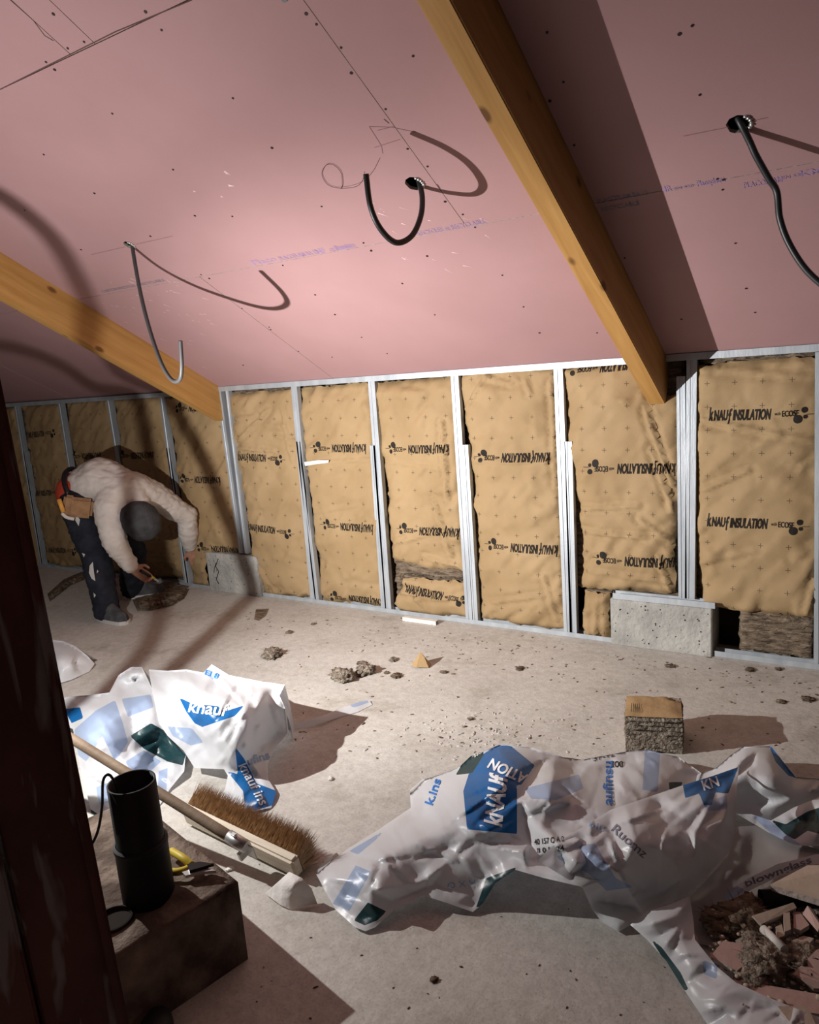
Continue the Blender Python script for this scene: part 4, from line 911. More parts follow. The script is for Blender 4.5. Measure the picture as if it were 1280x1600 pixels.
def tuft(name, px, py, r, m, label, cat, seed, flat=.6, amp=.5, z=0., n=5, group=None):
    c = at_z(px, py, z+r*flat*.6); b = bmesh.new(); rr = random.Random(seed)
    for k in range(n):
        a = rr.uniform(0, 6.28); q = rr.uniform(0, .55)*r if k else 0
        s = rr.uniform(.5, .8)*r if k else r*.8
        add_blob(b, c+Vector((q*math.cos(a), q*math.sin(a), rr.uniform(-.1, .2)*r*flat)), s, s*rr.uniform(.6, 1), s*flat, amp, 2.6, seed+k*1.7, 3, Matrix.Rotation(rr.uniform(0, 3), 3, 'Z'))
    for k in range(60):                                # loose fibres
        a = rr.uniform(0, 6.28); e = rr.uniform(-.1, 1.); d = Vector((math.cos(a), math.sin(a), e*flat)).normalized()
        s = c+d*r*.6; t_ = c+d*r*rr.uniform(.85, 1.25)+Vector((rr.gauss(0, .12), rr.gauss(0, .12), 0))*r; t_.z = max(t_.z, z+.001)
        w_ = d.cross(Vector((rr.random(), rr.random(), rr.random()))).normalized()*r*.035
        b.faces.new([b.verts.new(s+w_), b.verts.new(s-w_), b.verts.new(t_)])
    for v in b.verts: v.co.z = max(v.co.z, z+.0005)
    return tag(obj(name, b, m), label, cat, group or ('wool scraps on the floor' if name == 'wool_scrap' else 'wool tufts in the rubble'))
tuft('wool_tuft', 1165, 1436, .075, M_WOOL, 'large brown wool wad in the hollow of the open bag', 'wool', 1, .45, .5, .02, 7)
tuft('wool_tuft', 1125, 1440, .06, M_WOOL, 'dark brown wool wad beside the bag fold', 'wool', 2, .4, .5, .02, 6)
tuft('wool_tuft', 1200, 1500, .065, M_GWOOL, 'matted grey-brown wool clump in front of the white tube', 'wool', 3, .5, .6, .03, 8)
tuft('wool_tuft', 1250, 1500, .06, M_GWOOL, 'matted wool clump behind the large pink offcut', 'wool', 4, .45, .6, .03, 7)
tuft('wool_tuft', 1175, 1530, .05, M_GWOOL, 'low wool clump before the long pink strip', 'wool', 5, .45, .6, .03, 6)
tuft('wool_tuft', 1270, 1440, .06, M_GWOOL, 'wool clump at the right edge behind the pink chips', 'wool', 6, .4, .6, .02, 6)
tuft('wool_tuft', 1180, 1468, .03, M_GWOOL, 'small wool clump left of the white tube', 'wool', 7, .6, .6, .045, 4)
tuft('wool_tuft', 1160, 1420, .022, M_GWOOL, 'fluffy wool bit left of the long plasterboard sliver', 'wool', 8, .8, .6, .05, 3)
rub = bmesh.new(); rr = random.Random(9)
for k in range(260):
    px = rr.uniform(1110, 1300); py = rr.uniform(1420, 1570)
    if px < 1150 and py > 1520: continue
    c = at_z(px, py, rr.uniform(.03, .06)); s = rr.uniform(.003, .010)
    add_blob(rub, c, s, s*.8, s*.5, .5, 2, k, 1)
tag(obj('plaster_crumbs', rub, M_PBTAN), 'loose plaster crumbs scattered through the rubble', 'crumbs', None, 'stuff')

# insulation cube with paper top
q = [at_z(975, 1121, .14), at_z(1062, 1124, .14), at_z(1058, 1095, .14), at_z(975, 1093, .14)]
ib = thing('insulation_block', 'square-cut block of layered wool with a kraft paper top', 'insulation', (sum(p.x for p in q)/4, sum(p.y for p in q)/4, 0))
bq = [Vector((-.795, -1.075, 0)), Vector((-.60, -1.01, 0)), Vector((-.645, -.835, 0)), Vector((-.84, -.90, 0))]
tq = [v*1. + Vector((0, 0, .142)) for v in bq]
b = bmesh.new(); NL = 16
for (i, j) in ((0, 1), (1, 2), (2, 3), (3, 0)):
    nrm = (bq[j]-bq[i]).cross(Vector((0, 0, 1))).normalized(); g = []; nu = 26
    for k in range(NL+1):
        row = []
        for u in range(nu+1):
            p = bq[i].lerp(bq[j], u/nu)+Vector((0, 0, .142*k/NL)); e = 0 if u in (0, nu) else 1
            sag = .012*math.sin(u*.9+k*.2)*(1-k/NL)
            p += nrm*e*(.004*noise.noise(p*70)+.007*math.sin(k*math.pi*.95+2*noise.noise(p*14)))
            p.z = max(0, p.z+sag*.3+.004*noise.noise(p*45))
            row.append(b.verts.new(p))
        g.append(row)
    for k in range(NL):
        for u in range(nu): b.faces.new((g[k][u], g[k][u+1], g[k+1][u+1], g[k+1][u])).smooth = True
b.faces.new([b.verts.new(v) for v in tq])
obj('wool', b, M_GWOOL, ib)
b = bmesh.new(); g = []; n = 12
for j in range(n+1):
    row = []
    for i in range(n+1):
        p = tq[0].lerp(tq[1], i/n).lerp(tq[3].lerp(tq[2], i/n), j/n); e = min(i, n-i, j, n-j)
        p += Vector((0, 0, .004+(.006*min(e, 2)/2)+.004*noise.noise(p*22)-(.012 if (i > n-3 and j > n-3) else 0)))
        row.append(b.verts.new(p))
    g.append(row)
for j in range(n):
    for i in range(n): b.faces.new((g[j][i], g[j][i+1], g[j+1][i+1], g[j+1][i])).smooth = True
ptop = obj('paper_facing', b, mat('plain_kraft', (.35, .23, .11), .72, (.42, .285, .145), 5, .1, 60), ib)
b = bmesh.new()
for k in range(5):
    a = tq[0]+(tq[1]-tq[0])*(.10+.035*k)+(tq[3]-tq[0])*.10+Vector((0, 0, .0145)); c_ = a+(tq[3]-tq[0])*.40; s = (tq[1]-tq[0])*.011
    b.faces.new([b.verts.new(v) for v in (a, a+s, c_+s, c_)])
obj('printed_lettering', b, M_INK, ib)

# loose things on the floor
tuft('wool_scrap', 425, 1021, .062, M_GWOOL, 'pale crumpled wool scrap nearest the footing, left of the others', 'wool', 31, .55, .7)
tuft('wool_scrap', 533, 1055, .062, M_GWOOL, 'biggest crumpled wool scrap in the middle of the floor', 'wool', 32, .6, .7)
tuft('wool_scrap', 574, 1047, .048, M_GWOOL, 'crumpled wool scrap right beside the biggest one', 'wool', 33, .6, .7)
tuft('wool_scrap', 565, 1036, .030, M_GWOOL, 'flat wool wisp behind the paired wool scraps', 'wool', 34, .25, .6)
tuft('wool_scrap', 614, 1031, .026, M_GWOOL, 'small wool scrap left of the brown paper scrap', 'wool', 35, .4, .6)
tuft('wool_scrap', 619, 1056, .030, M_WOOL, 'small dark wool scrap in front of the brown paper scrap', 'wool', 36, .3, .6)
tuft('wool_scrap', 604, 1051, .016, M_WOOL, 'tiny dark wool crumb left of the small dark scrap', 'wool', 37, .3, .6)
tuft('wool_scrap', 452, 988, .024, M_WOOL, 'small dark wool scrap behind the pale crumpled one', 'wool', 38, .35, .6)
tuft('wool_scrap', 813, 1044, .026, M_WOOL, 'flat brown wool scrap alone on the right floor', 'wool', 39, .2, .6)
tuft('wool_scrap', 694, 1050, .020, M_WOOL, 'dark wool crumb right of the brown paper scrap', 'wool', 40, .25, .6)
tuft('wool_scrap', 1046, 1040, .022, M_WOOL, 'brown wool scrap on the floor before the pitted footing', 'wool', 41, .3, .6)
tuft('wool_scrap', 1172, 1046, .024, M_WOOL, 'brown wool scrap under the rightmost floor track, left one', 'wool', 42, .25, .6)
tuft('wool_scrap', 1217, 1045, .018, M_WOOL, 'brown wool scrap under the rightmost floor track, right one', 'wool', 43, .3, .6)
tuft('wool_scrap', 1262, 1092, .028, M_WOOL, 'stringy brown scrap at the right edge of the floor', 'wool', 44, .2, .7)
tuft('wool_scrap', 1220, 1096, .024, M_WOOL, 'long thin brown scrap left of the stringy one', 'wool', 45, .15, .7)
tuft('wool_scrap', 735, 1123, .014, M_GWOOL, 'pale crumb on the floor in the middle', 'wool', 46, .4, .6)
tuft('wool_scrap', 490, 975, .018, M_WOOL, 'tiny dark wool crumb near the floor track, behind the footing', 'wool', 47, .3, .6)
tuft('wool_scrap', 678, 1530, .012, M_WOOL, 'dark crumb alone on the front floor', 'wool', 48, .4, .6)
tuft('wool_scrap', 518, 1217, .012, M_TAPE, 'white crumb on the floor right of the broom', 'crumb', 49, .5, .6)
tuft('wool_scrap', 359, 1358, .012, M_TAPE, 'pale plaster crumb on the floor by the plinth corner', 'crumb', 50, .4, .6)
slab_px('wool_flake', [(400, 952), (420, 951), (415, 962), (404, 970), (397, 968)], .004, .003, M_WOOL, 'flat dark wool flake on the floor near the cracked footing', 'wool')
b = bmesh.new(); c = at_z(660, 1040, 0)
P = [c+Vector(v) for v in ((-.05, -.03, .002), (-.005, -.05, .01), (.05, -.02, .004), (.035, .03, .002), (-.03, .035, .003), (-.005, .0, .075), (.02, -.005, .05))]
for f in ((0, 1, 5), (1, 6, 5), (1, 2, 6), (2, 3, 6), (3, 5, 6), (3, 4, 5), (4, 0, 5)): b.faces.new([b.verts.new(P[i]) for i in f])
tag(obj('paper_scrap', b, MATS['plain_kraft']), 'folded brown kraft paper scrap standing on the floor', 'paper')
# metal offcut by the track
b = bmesh.new(); a = at_z(633, 968, 0); c = at_z(685, 975, 0); d = (c-a).normalized(); nn = Vector((-d.y, d.x, 0))
ctr = (a+c)/2+Vector((0, -.012, 0)); Rr = Matrix((d, nn, Vector((0, 0, 1)))).transposed(); L_ = (c-a).length
for yy, hh in ((-.015, .012), (.015, .012)): add_box(b, ctr+nn*yy+Vector((0, 0, hh)), (L_, .002, .022), Rr)
add_box(b, ctr+Vector((0, 0, .024)), (L_, .032, .002), Rr); tag(obj('track_offcut', b, M_TAPE), 'short white metal track offcut lying along the floor track', 'offcut')
# white strip next to the left bag
film_o = film('plastic_strip', [(449, 1131, .03), (480, 1127, .03), (530, 1108, .02), (560, 1097, .015), (577, 1094, .006), (582, 1101, .004), (560, 1112, .004), (520, 1124, .004), (480, 1136, .004), (450, 1140, .004)], [(500, 1124, .03)], MATS.setup if False else F_BAG, None, 4, ((20, .004),), 31, [('blue', NO), ('green', NO), ('pale', [[(545, 1100), (575, 1093), (578, 1097), (552, 1106)]])])
tag(film_o, 'narrow white plastic strip on the floor right of the left bag', 'strip')
# folded white card by the broom end
cf = film('folded_card', [(414, 1396, .006), (432, 1380, .05), (452, 1362, .08), (472, 1372, .08), (487, 1388, .05), (496, 1412, .004), (478, 1415, .004), (456, 1422, .004), (438, 1414, .004)], [(455, 1385, .075), (474, 1392, .05)], M_PAPERW, None, 3, ((16, .004),), 41, [])
tag(cf, 'crumpled white card folded like a tent at the broom end', 'card')
# floor crumbs (each a few pixels)
cr = bmesh.new(); rr = random.Random(12)
for k in range(620):
    if k < 130: px = rr.uniform(380, 1280); py = 950+(px-410)*.131+abs(rr.gauss(6, 22))
    elif k < 380: px = rr.uniform(380, 1280); py = rr.uniform(960, 1190)
    elif k < 560: px = rr.gauss(740, 60); py = rr.gauss(1150, 22)
    else: px = rr.uniform(400, 1050); py = rr.uniform(1180, 1600)
    c = at_z(px, py, .001)
    if c.y > -.03 or c.x < -4.1: continue
    s = rr.uniform(.002, .0065)*(1.5 if rr.random() < .12 else 1)*(.55 if k >= 560 else 1)
    t = bmesh.new(); bmesh.ops.create_icosphere(t, subdivisions=1, radius=1)
    sy = rr.uniform(.3, 1); a = rr.uniform(0, 3)
    for v in t.verts: v.co = Vector((v.co.x*s*1.6, v.co.y*s*sy, v.co.z*s*.5))
    bmesh.ops.rotate(t, cent=(0, 0, 0), matrix=Matrix.Rotation(a, 3, 'Z'), verts=t.verts); bmesh.ops.translate(t, vec=c, verts=t.verts)
    for f in t.faces: f.material_index = 1 if 380 <= k < 560 else 0
    merge(cr, t)
tag(obj('floor_crumbs', cr, [M_WOOL, M_FLOOR]), 'tiny dark crumbs scattered over the concrete floor', 'crumbs', None, 'stuff')

# tin snips and grey scrap on the plinth
sn = thing('tin_snips', 'tin snips with yellow grips lying on the plinth', 'snips', tuple(at_z(300, 1358, ph)))
M_YEL = mat('yellow_grip', (.50, .38, .03), .5, spec=.3); M_BLK = mat('black_steel', (.03, .03, .032), .35, metal=.6)
zs_ = ph+.02
b = bmesh.new(); add_tube(b, spline([at_z(268, 1330, zs_), at_z(285, 1340, zs_+.01), at_z(300, 1352, zs_)], 6), .010, 10); obj('grip', b, M_YEL, sn)
b = bmesh.new(); add_tube(b, spline([at_z(262, 1362, zs_), at_z(280, 1362, zs_), at_z(298, 1356, zs_)], 6), .010, 10); obj('grip', b, M_YEL, sn)
b = bmesh.new(); add_prism(b, [at_z(*q, zs_+.012) for q in ((292, 1350), (312, 1346), (334, 1349), (318, 1354), (296, 1360))], (0, 0, -.008)); obj('blade', b, M_BLK, sn)
b = bmesh.new(); add_prism(b, [at_z(*q, zs_+.004) for q in ((280, 1358), (310, 1352), (338, 1360), (315, 1362), (290, 1368))], (0, 0, -.008)); obj('blade', b, M_BRACKET, sn)
gs = film('plastic_scrap', [(255, 1300, .10), (268, 1315, .10), (290, 1312, .06), (284, 1325, .03), (275, 1334, .02), (258, 1335, .03)], [(268, 1322, .09)], F_GREY, None, 3, ((14, .006),), 51, [(k, NO) for k in ('blue', 'green', 'pale')]); tag(gs, 'torn grey plastic scrap behind the black pipe', 'scrap')
b = bmesh.new(); bc = at_z(238, 1622, .03); add_blob(b, bc, .045, .08, .04, .12, 1.2, 3, 3, Matrix.Rotation(.6, 3, 'Z')); tag(obj('boot_toe', b, M_CABLE), 'rounded black boot toe at the bottom edge by the plinth', 'boot')

# wool at the worker's feet
def woolslab(label, poly, z, seed):
    b = bmesh.new(); V, Fc = mesh2d(dense(poly, 5), 4)
    d = sdf(V, poly); zz = z*np.clip(d/8, 0, 1)
    pts = [at_z(x, y, max(.002, h*(1+.5*noise.noise(Vector((x*.2, y*.35, seed))))+.006*noise.noise(Vector((x*.6, y*.6, seed))))) for (x, y), h in zip(V, zz)]
    return tag(obj('wool_slab', (pts, Fc), M_WOOL, None, True), label, 'wool')
woolslab('brown wool slab on the floor before the kneeling side of the worker', [(206, 935), (225, 928), (262, 918), (296, 920), (288, 935), (270, 946), (235, 954), (215, 955)], .05, 1)
woolslab('dark wool strip along the foot of the wall left of the worker', [(74, 928), (100, 905), (140, 888), (150, 898), (110, 915), (78, 940)], .05, 2)
woolslab('thin wool shred under the worker\'s knife hand', [(240, 918), (262, 905), (296, 916), (290, 922), (255, 920)], .03, 3)

# ------------------------------------------------------------------ unseen cable loops, added and shaped backwards from the shadows they cast
def lampline(P, k): return Vector(LAMP)+(Vector(P)-Vector(LAMP))*k
K = .15
S_ = [at_z(262, 1053), at_z(325, 995), at_z(374, 948), at_y(392, 905), at_y(352, 800), at_y(314, 710), at_y(262, 622), at_c(185, 580), at_x(140, 490, -3.87), at_c(112, 420), at_c(75, 365), at_c(0, 305), at_c(-80, 275)]
b = bmesh.new(); add_tube(b, spline([lampline(s, K) for s in S_], 8), .010, 8)
S2 = [at_z(120, 1130), at_z(170, 1078), at_z(236, 1000), at_y(262, 900), at_y(235, 720), at_y(212, 622), at_c(150, 606), at_c(95, 570), at_c(30, 545), at_c(-40, 535)]
add_tube(b, spline([lampline(s, K) for s in S2], 8), .010, 8)
tag(obj('shadow_cable', b, M_CABLE), 'unseen black cable loops behind the dark post, added to shade the left bay', 'cable')

# ------------------------------------------------------------------ the worker
FOOT = at_z(172, 962, 0.); VD = Vector((-.83, .56, 0)).normalized(); RD = Vector((.56, .83, 0)).normalized()
def at_w(px, py, w): return Vector(hit(px, py, VD, FOOT.dot(VD)+w))
def skin(name, J, E_, m, parent, vox=.014, edit=None, smooth_n=5):
    """one continuous surface round a skeleton: every bone is a tapering run of balls, fused and smoothed"""
    bm = bmesh.new()
    for a, b_ in E_:
        (p, r0), (q, r1) = J[a], J[b_]; n = max(2, int((q-p).length/(.3*min(r0, r1)))+1)
        for i in range(n+1):
            t = i/n; bmesh.ops.create_icosphere(bm, subdivisions=2, radius=r0+(r1-r0)*t, matrix=Matrix.Translation(p.lerp(q, t)))
    me = bpy.data.meshes.new(name); bm.to_mesh(me); bm.free()
    o = bpy.data.objects.new(name, me); COL.objects.link(o)
    r = o.modifiers.new('r', 'REMESH'); r.mode = 'VOXEL'; r.voxel_size = vox; r.adaptivity = 0
    if smooth_n: k = o.modifiers.new('s', 'SMOOTH'); k.iterations = smooth_n; k.factor = .5
    bpy.context.view_layer.update()
    m2_ = bpy.data.meshes.new_from_object(o.evaluated_get(bpy.context.evaluated_depsgraph_get()))
    o.modifiers.clear(); o.data = m2_; m2_.name = name; m2_.materials.clear()
    for x in (m if isinstance(m, (list, tuple)) else [m]): m2_.materials.append(x)
    m2_.polygons.foreach_set('use_smooth', [True]*len(m2_.polygons))
    if edit: edit(m2_)
    o.parent = parent; o.location = -_origin(parent)
    return o
M_SKIN = mat('skin', (.40, .205, .14), .6, spec=.3); M_SWEAT = mat('cream_sweatshirt', (.56, .50, .455), .9, (.63, .575, .53), 9, .25, 35, spec=.1)
M_TROU = mat('dark_work_trousers', (.012, .013, .019), .85, (.024, .026, .036), 12, .3, 40, spec=.15); M_CAP = mat('grey_cap', (.045, .045, .048), .9, (.075, .075, .08), 14, .3, 60, spec=.1)
M_RED = mat('red_shirt', (.42, .055, .03), .85, spec=.1); M_TAN = mat('tan_leather', (.24, .125, .06), .7, (.32, .18, .09), 20, spec=.2)
M_SHOE = mat('grey_shoe', (.05, .052, .056), .75, (.10, .10, .105), 18, spec=.2); M_SOLE = mat('pale_sole', (.55, .54, .52), .7)
M_DAUB = mat('plaster_daub', (.50, .48, .46), .9)
J = {}
def jt(k, p, r): J[k] = (Vector(p), r)
jt('pelvis', at_w(126, 770, .20), .125); jt('mid', at_w(158, 753, .12), .125); jt('chest', at_w(194, 768, .03), .13); jt('neck', at_w(212, 788, -.06), .055); jt('head', at_w(219, 811, -.12), .085)
jt('rsh', at_w(172, 792, -.06), .07); jt('rel', at_w(178, 846, -.13), .05); jt('rwr', at_w(205, 886, -.09), .032)
jt('lsh', at_w(240, 774, .10), .07); jt('lel', at_w(291, 806, .20), .048); jt('lwr', at_w(298, 856, .33), .032)
jt('rhip', at_w(122, 788, .12), .09); jt('rkn', at_w(150, 868, .0), .065); jt('ran', at_z(165, 946, .10), .045); jt('rto', at_z(192, 968, .03), .035)
jt('lhip', at_w(146, 782, .28), .09); jt('lkn', at_w(208, 862, .20), .065); jt('lan', at_z(206, 913, .10), .045); jt('lto', at_z(232, 925, .03), .035)
man = thing('person', 'worker in cream sweatshirt, dark trousers and grey cap bending down with a knife', 'person', (FOOT.x, FOOT.y, 0))
BJ = dict(J); BE = [('pelvis', 'mid'), ('mid', 'chest'), ('chest', 'neck'), ('neck', 'head'), ('chest', 'rsh'), ('rsh', 'rel'), ('rel', 'rwr'), ('chest', 'lsh'), ('lsh', 'lel'), ('lel', 'lwr'),
      ('pelvis', 'rhip'), ('rhip', 'rkn'), ('rkn', 'ran'), ('ran', 'rto'), ('pelvis', 'lhip'), ('lhip', 'lkn'), ('lkn', 'lan'), ('lan', 'lto')]
def hand(s, wr, mid_, tip, thumb_dir, curl):
    """palm and five fingers grown from the wrist joint"""
    d = (mid_-wr).normalized(); ac = thumb_dir.normalized(); ac = (ac-d*ac.dot(d)).normalized(); nrm = d.cross(ac)
    p = wr+d*.075; BJ[s+'p'] = (p, .022); BJ[s+'q'] = (p+ac*.018-d*.02, .020); BJ[s+'u'] = (p-ac*.018-d*.02, .019); BE.extend([(s+'wr', s+'q'), (s+'wr', s+'u'), (s+'q', s+'p'), (s+'u', s+'p'), (s+'q', s+'f0a'), (s+'u', s+'f3a')])
    for k, (off, ln) in enumerate(((.030, .062), (.011, .075), (-.009, .070), (-.028, .056))):
        a = p+d*.022+ac*off; b1 = a+d*ln*.5+nrm*curl*ln*.25; c1_ = b1+(d*(1-curl)+nrm*curl).normalized()*ln*.5
        BJ[s+'f%da' % k] = (a, .0105); BJ[s+'f%db' % k] = (b1, .0095); BJ[s+'f%dc' % k] = (c1_, .008)
        BE.extend([(s+'p', s+'f%da' % k), (s+'f%da' % k, s+'f%db' % k), (s+'f%db' % k, s+'f%dc' % k)])
    a = wr+d*.04+ac*.036; b1 = a+(d*.7+ac*.7).normalized()*.035+nrm*.01; c1_ = b1+(d*.9+nrm*.4).normalized()*.03
    BJ[s+'ta'] = (a, .013); BJ[s+'tb'] = (b1, .011); BJ[s+'tc'] = (c1_, .009)
    BE.extend([(s+'p', s+'ta'), (s+'ta', s+'tb'), (s+'tb', s+'tc')])
hand('r', J['rwr'][0], at_w(226, 900, -.06), None, RD*.5+Vector((0, 0, .9)), .75)
hand('l', J['lwr'][0], at_w(309, 893, .36), None, -RD+Vector((0, 0, .1)), .35)
skin('body', BJ, BE, M_SKIN, man, .006, None, 2)
def sub(ks, rs): return {k: (J[k][0], r) for k, r in zip(ks, rs)}
S = sub(['mid', 'pelvis', 'chest', 'neck', 'rsh', 'rel', 'lsh', 'lel'], [.165, .15, .155, .085, .105, .082, .10, .075])
S['waist'] = (J['pelvis'][0].lerp(J['mid'][0], .42), .155); S.pop('pelvis')
S['rcu'] = (J['rel'][0].lerp(J['rwr'][0], .93), .050); S['lcu'] = (J['lel'][0].lerp(J['lwr'][0], .90), .050)
S['rfa'] = (J['rel'][0].lerp(J['rwr'][0], .5), .070); S['lfa'] = (J['lel'][0].lerp(J['lwr'][0], .5), .068); S['rua'] = (J['rsh'][0].lerp(J['rel'][0], .5), .088); S['lua'] = (J['lsh'][0].lerp(J['lel'][0], .5), .086)
def wrinkle(me):
    for v in me.vertices:
        q = Vector(v.co); v.co += v.normal*(.012*noise.noise(q*8)+.014*abs(noise.noise(Vector((q.x*14, q.y*14, q.z*30)))))
skin('sweatshirt', S, [('mid', 'waist'), ('mid', 'chest'), ('chest', 'neck'), ('chest', 'rsh'), ('rsh', 'rua'), ('rua', 'rel'), ('rel', 'rfa'), ('rfa', 'rcu'), ('chest', 'lsh'), ('lsh', 'lua'), ('lua', 'lel'), ('lel', 'lfa'), ('lfa', 'lcu')], M_SWEAT, man, .011, wrinkle)
wst = J['pelvis'][0].lerp(J['mid'][0], .35); low = J['pelvis'][0].lerp(J['mid'][0], -.10)+Vector((0, 0, .01))
skin('red_undershirt', {'a': (wst, .150), 'b': (low, .150)}, [('a', 'b')], M_RED, man)
Tj = sub(['pelvis', 'rhip', 'rkn', 'ran', 'lhip', 'lkn', 'lan'], [.135, .125, .098, .080, .125, .098, .080]); Tj['pelvis'] = (at_w(133, 788, .20), .14)
Tj['ran'] = (J['ran'][0]+Vector((0, 0, -.03)), .084); Tj['lan'] = (J['lan'][0]+Vector((0, 0, -.03)), .080)
skin('trousers', Tj, [('pelvis', 'rhip'), ('rhip', 'rkn'), ('rkn', 'ran'), ('pelvis', 'lhip'), ('lhip', 'lkn'), ('lkn', 'lan')], M_TROU, man, .012, wrinkle)
def surf(o_name, lst, parent, m, seed):
    tgt = [o for o in man.children if o.name.startswith(o_name)][0]; t = BVHTree.FromPolygons([v.co for v in tgt.data.vertices], [p.vertices[:] for p in tgt.data.polygons])
    V = []; Fc = []
    for poly in lst:
        v2, f2 = mesh2d(dense(poly, 2), 2.2); base = len(V); ok = {}
        for i, q in enumerate(v2):
            d = Vector(ray(*q)).normalized(); h = t.ray_cast(Vector(CAM), d)
            ok[i] = h[0] is not None; V.append(tuple((h[0] if ok[i] else Vector(CAM)+d*5)-d*.004))
        Fc += [[i+base for i in f] for f in f2 if all(ok[i] for i in f)]
    return obj('plaster_daub', (V, Fc), m, tgt, True)
surf('trousers', [[(140, 884), (145, 878), (147, 895), (149, 908), (143, 904), (139, 895)], [(117, 800), (125, 812), (123, 822), (117, 812)], [(128, 864), (133, 866), (131, 871)], [(146, 926), (150, 930), (147, 934)], [(152, 890), (154, 893), (151, 896)]], man, M_DAUB, 1)
# head under its cap
hd_ = J['head'][0]; cz = (hd_-J['neck'][0]).normalized(); cz = (cz*.55-VD*.5+Vector((0, 0, -.1))).normalized()      # crown direction: bowed towards the viewer
fy = (Vector((0, 0, -1))-cz*cz.dot(Vector((0, 0, -1)))); fy = (fy+RD*.5); fy = (fy-cz*fy.dot(cz)).normalized(); fx = fy.cross(cz)
HM = Matrix((fx, fy, cz)).transposed()
b = bmesh.new(); bmesh.ops.create_uvsphere(b, u_segments=24, v_segments=16, radius=1)
for v in b.verts:
    c = v.co; x, y, z = c.x*.078, c.y*.098, c.z*.118
    if y > 0 and z < 0: x *= 1-.25*(-c.z)
    if abs(c.x) < .22 and c.y > .6 and -.35 < c.z < .15: y += .022*(1-abs(c.x)/.22)     # nose
    if abs(c.z+.02) < .12 and .25 < abs(c.x) < .5 and c.y > .6: y -= .006               # eye sockets
    v.co = HM @ Vector((x, y, z))+hd_
for sgn in (-1, 1): add_blob(b, HM @ Vector((sgn*.080, -.005, -.01))+hd_, .012, .022, .032, .1, 2, 1, 2)
for f in b.faces: f.smooth = True
obj('head', b, M_SKIN, man)
b = bmesh.new(); bmesh.ops.create_uvsphere(b, u_segments=28, v_segments=18, radius=1)
bmesh.ops.delete(b, geom=[v for v in b.verts if v.co.z < -.35], context='VERTS')
for v in b.verts:
    c = Vector(v.co); n = 1+.05*noise.noise(c*3)
    v.co = HM @ Vector((c.x*.122*n, (c.y*.150+.004)*n, c.z*.145*n+.010))+hd_
for f in b.faces: f.smooth = True
for k in range(1): pass
cap = obj('cap', b, M_CAP, man)
b = bmesh.new(); ar = []
for i in range(13):
    a = math.pi*(.12+.76*i/12); ar.append((math.cos(a), math.sin(a)))
g = [[b.verts.new(HM @ Vector((x*.108*(1-.12*k/3), y*.128+k*.024, -.030-k*.008-.02*x*x))+hd_) for x, y in ar] for k in range(4)]
for k in range(3):
    for i in range(12): b.faces.new((g[k][i], g[k][i+1], g[k+1][i+1], g[k+1][i])).smooth = True
bmesh.ops.solidify(b, geom=b.faces[:], thickness=.004); obj('peak', b, M_CAP, cap)
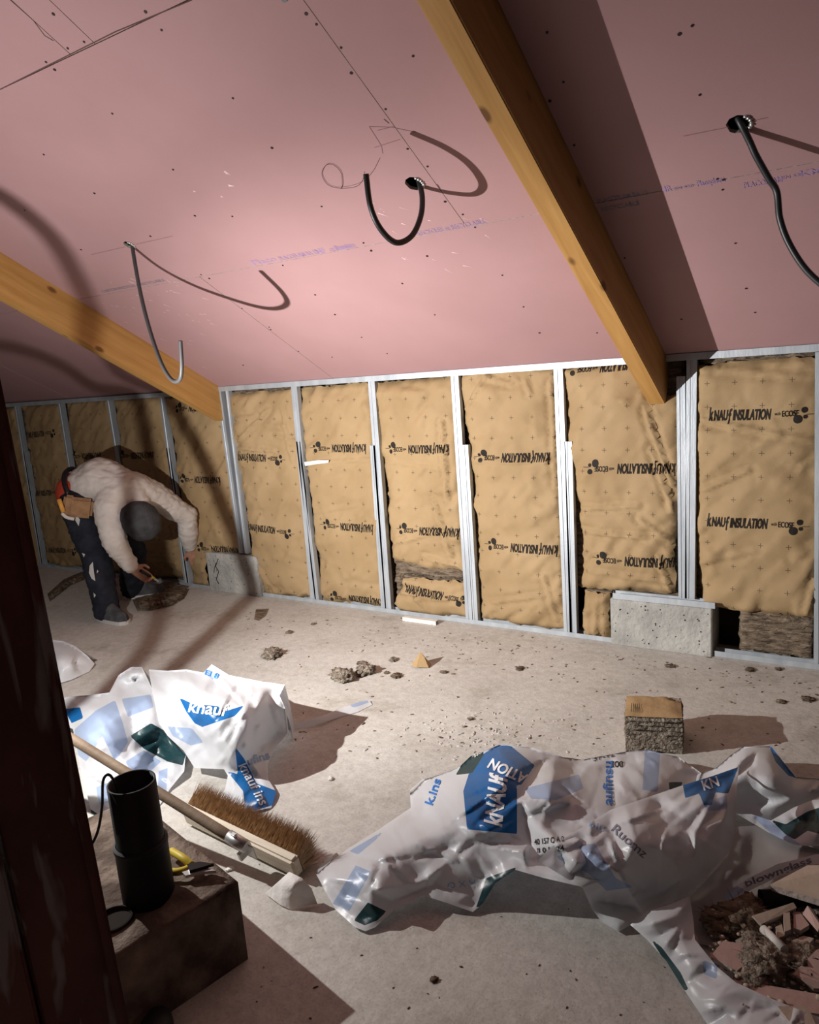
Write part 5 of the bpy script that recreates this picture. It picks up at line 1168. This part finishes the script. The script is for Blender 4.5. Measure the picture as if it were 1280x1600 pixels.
# shoes
for nm, an, to in (('r', 'ran', 'rto'), ('l', 'lan', 'lto')):
    a = Vector(J[an][0]); t = Vector(J[to][0]); a.z = 0; t.z = 0; d = (t-a).normalized(); sdv = Vector((-d.y, d.x, 0)); hl0 = a-d*.07
    b = bmesh.new(); bs = bmesh.new(); ring = []; NS = 14
    for i in range(NS+1):
        u = i/NS; L_ = .30*u; wv = .042+.012*math.sin(min(1, u*1.15)*math.pi)*1.0; wv *= 1 if u < .85 else math.sqrt(max(.02, 1-((u-.85)/.15)**2)); 
        if u < .06: wv *= .75
        hgt = .12 if u < .35 else .12-.055*min(1, (u-.35)/.4)
        if u > .85: hgt *= math.sqrt(max(.15, 1-((u-.85)/.17)**2))
        c = hl0+d*L_
        ring.append([b.verts.new(c+sdv*wv*math.cos(q)+Vector((0, 0, .022+hgt*max(0, math.sin(q))))) for q in [math.pi*k/9 for k in range(10)]])
        x = [c+sdv*(wv+.005), c-sdv*(wv+.005)]
        bs.verts.ensure_lookup_table(); [bs.verts.new(v+Vector((0, 0, zz))) for zz in (.001, .026) for v in x]
    for i in range(NS):
        for k in range(9): b.faces.new((ring[i][k], ring[i][k+1], ring[i+1][k+1], ring[i+1][k])).smooth = True
    b.faces.new(ring[0]); b.faces.new(ring[-1][::-1])
    bs.verts.ensure_lookup_table(); v = bs.verts
    for i in range(NS):
        o4 = i*4; p4 = o4+4
        for q in ((0, 1), (3, 2), (2, 0), (1, 3)): bs.faces.new((v[o4+q[0]], v[o4+q[1]], v[p4+q[1]], v[p4+q[0]]))
    bs.faces.new((v[0], v[1], v[3], v[2])); bs.faces.new((v[NS*4], v[NS*4+2], v[NS*4+3], v[NS*4+1]))
    sh = obj('shoe', b, M_SHOE, man); obj('sole', bs, M_SOLE, sh)
# tool belt with pouch
pv = J['pelvis'][0]; ax = (J['mid'][0]-pv).normalized(); q1 = ax.cross(Vector((0, 0, 1))).normalized(); q2 = ax.cross(q1)
b = bmesh.new(); add_tube(b, [pv+ax*.02+(q1*math.cos(t)+q2*math.sin(t))*.172 for t in [6.2832*k/36 for k in range(37)]], .016, 8)
blt = obj('tool_belt', b, M_BLK, man)
pc = at_w(126, 793, -.03); b = bmesh.new(); Rp = Matrix((RD, VD, Vector((0, 0, 1)))).transposed()
add_box(b, pc, (.15, .06, .13), Rp @ Matrix.Rotation(.25, 3, 'Y'), .018); obj('pouch', b, M_TAN, man)
b = bmesh.new(); add_box(b, at_w(107, 790, -.02), (.07, .05, .14), Rp @ Matrix.Rotation(.3, 3, 'Y'), .015); obj('pouch', b, M_TAN, man)
b = bmesh.new(); add_tube(b, [at_w(92, 780, -.05), at_w(99, 800, -.06)], .015, 10); tag(obj('tool_handle', b, mat('orange_handle', (.62, .30, .06), .5), man), 'orange tool handle in the pouch')
b = bmesh.new(); add_tube(b, spline([at_w(97, 802, -.05), at_w(104, 808, -.06), at_w(116, 811, -.06)], 5), .012, 8); obj('hammer_loop', b, M_SWEAT, man)
# knife held in the right hand
hp = at_w(229, 897, -.10); kt = at_w(248, 908, -.06)
kn = thing('utility_knife', 'small yellow and dark cutting knife gripped by the worker', 'knife', tuple(hp))
b = bmesh.new(); add_tube(b, [hp.lerp(kt, -.5), hp.lerp(kt, .35)], .011, 10); obj('grip', b, M_BLK, kn)
b = bmesh.new(); add_tube(b, [hp.lerp(kt, .35), hp.lerp(kt, .6)], .010, 10); obj('collar', b, M_YEL, kn)
b = bmesh.new(); sd_ = (kt-hp).normalized().cross(VD).normalized()*.008; add_prism(b, [hp.lerp(kt, .6)+sd_, hp.lerp(kt, .6)-sd_, kt-sd_, kt+sd_*.2], VD*.001); obj('blade', b, M_BRACKET, kn)
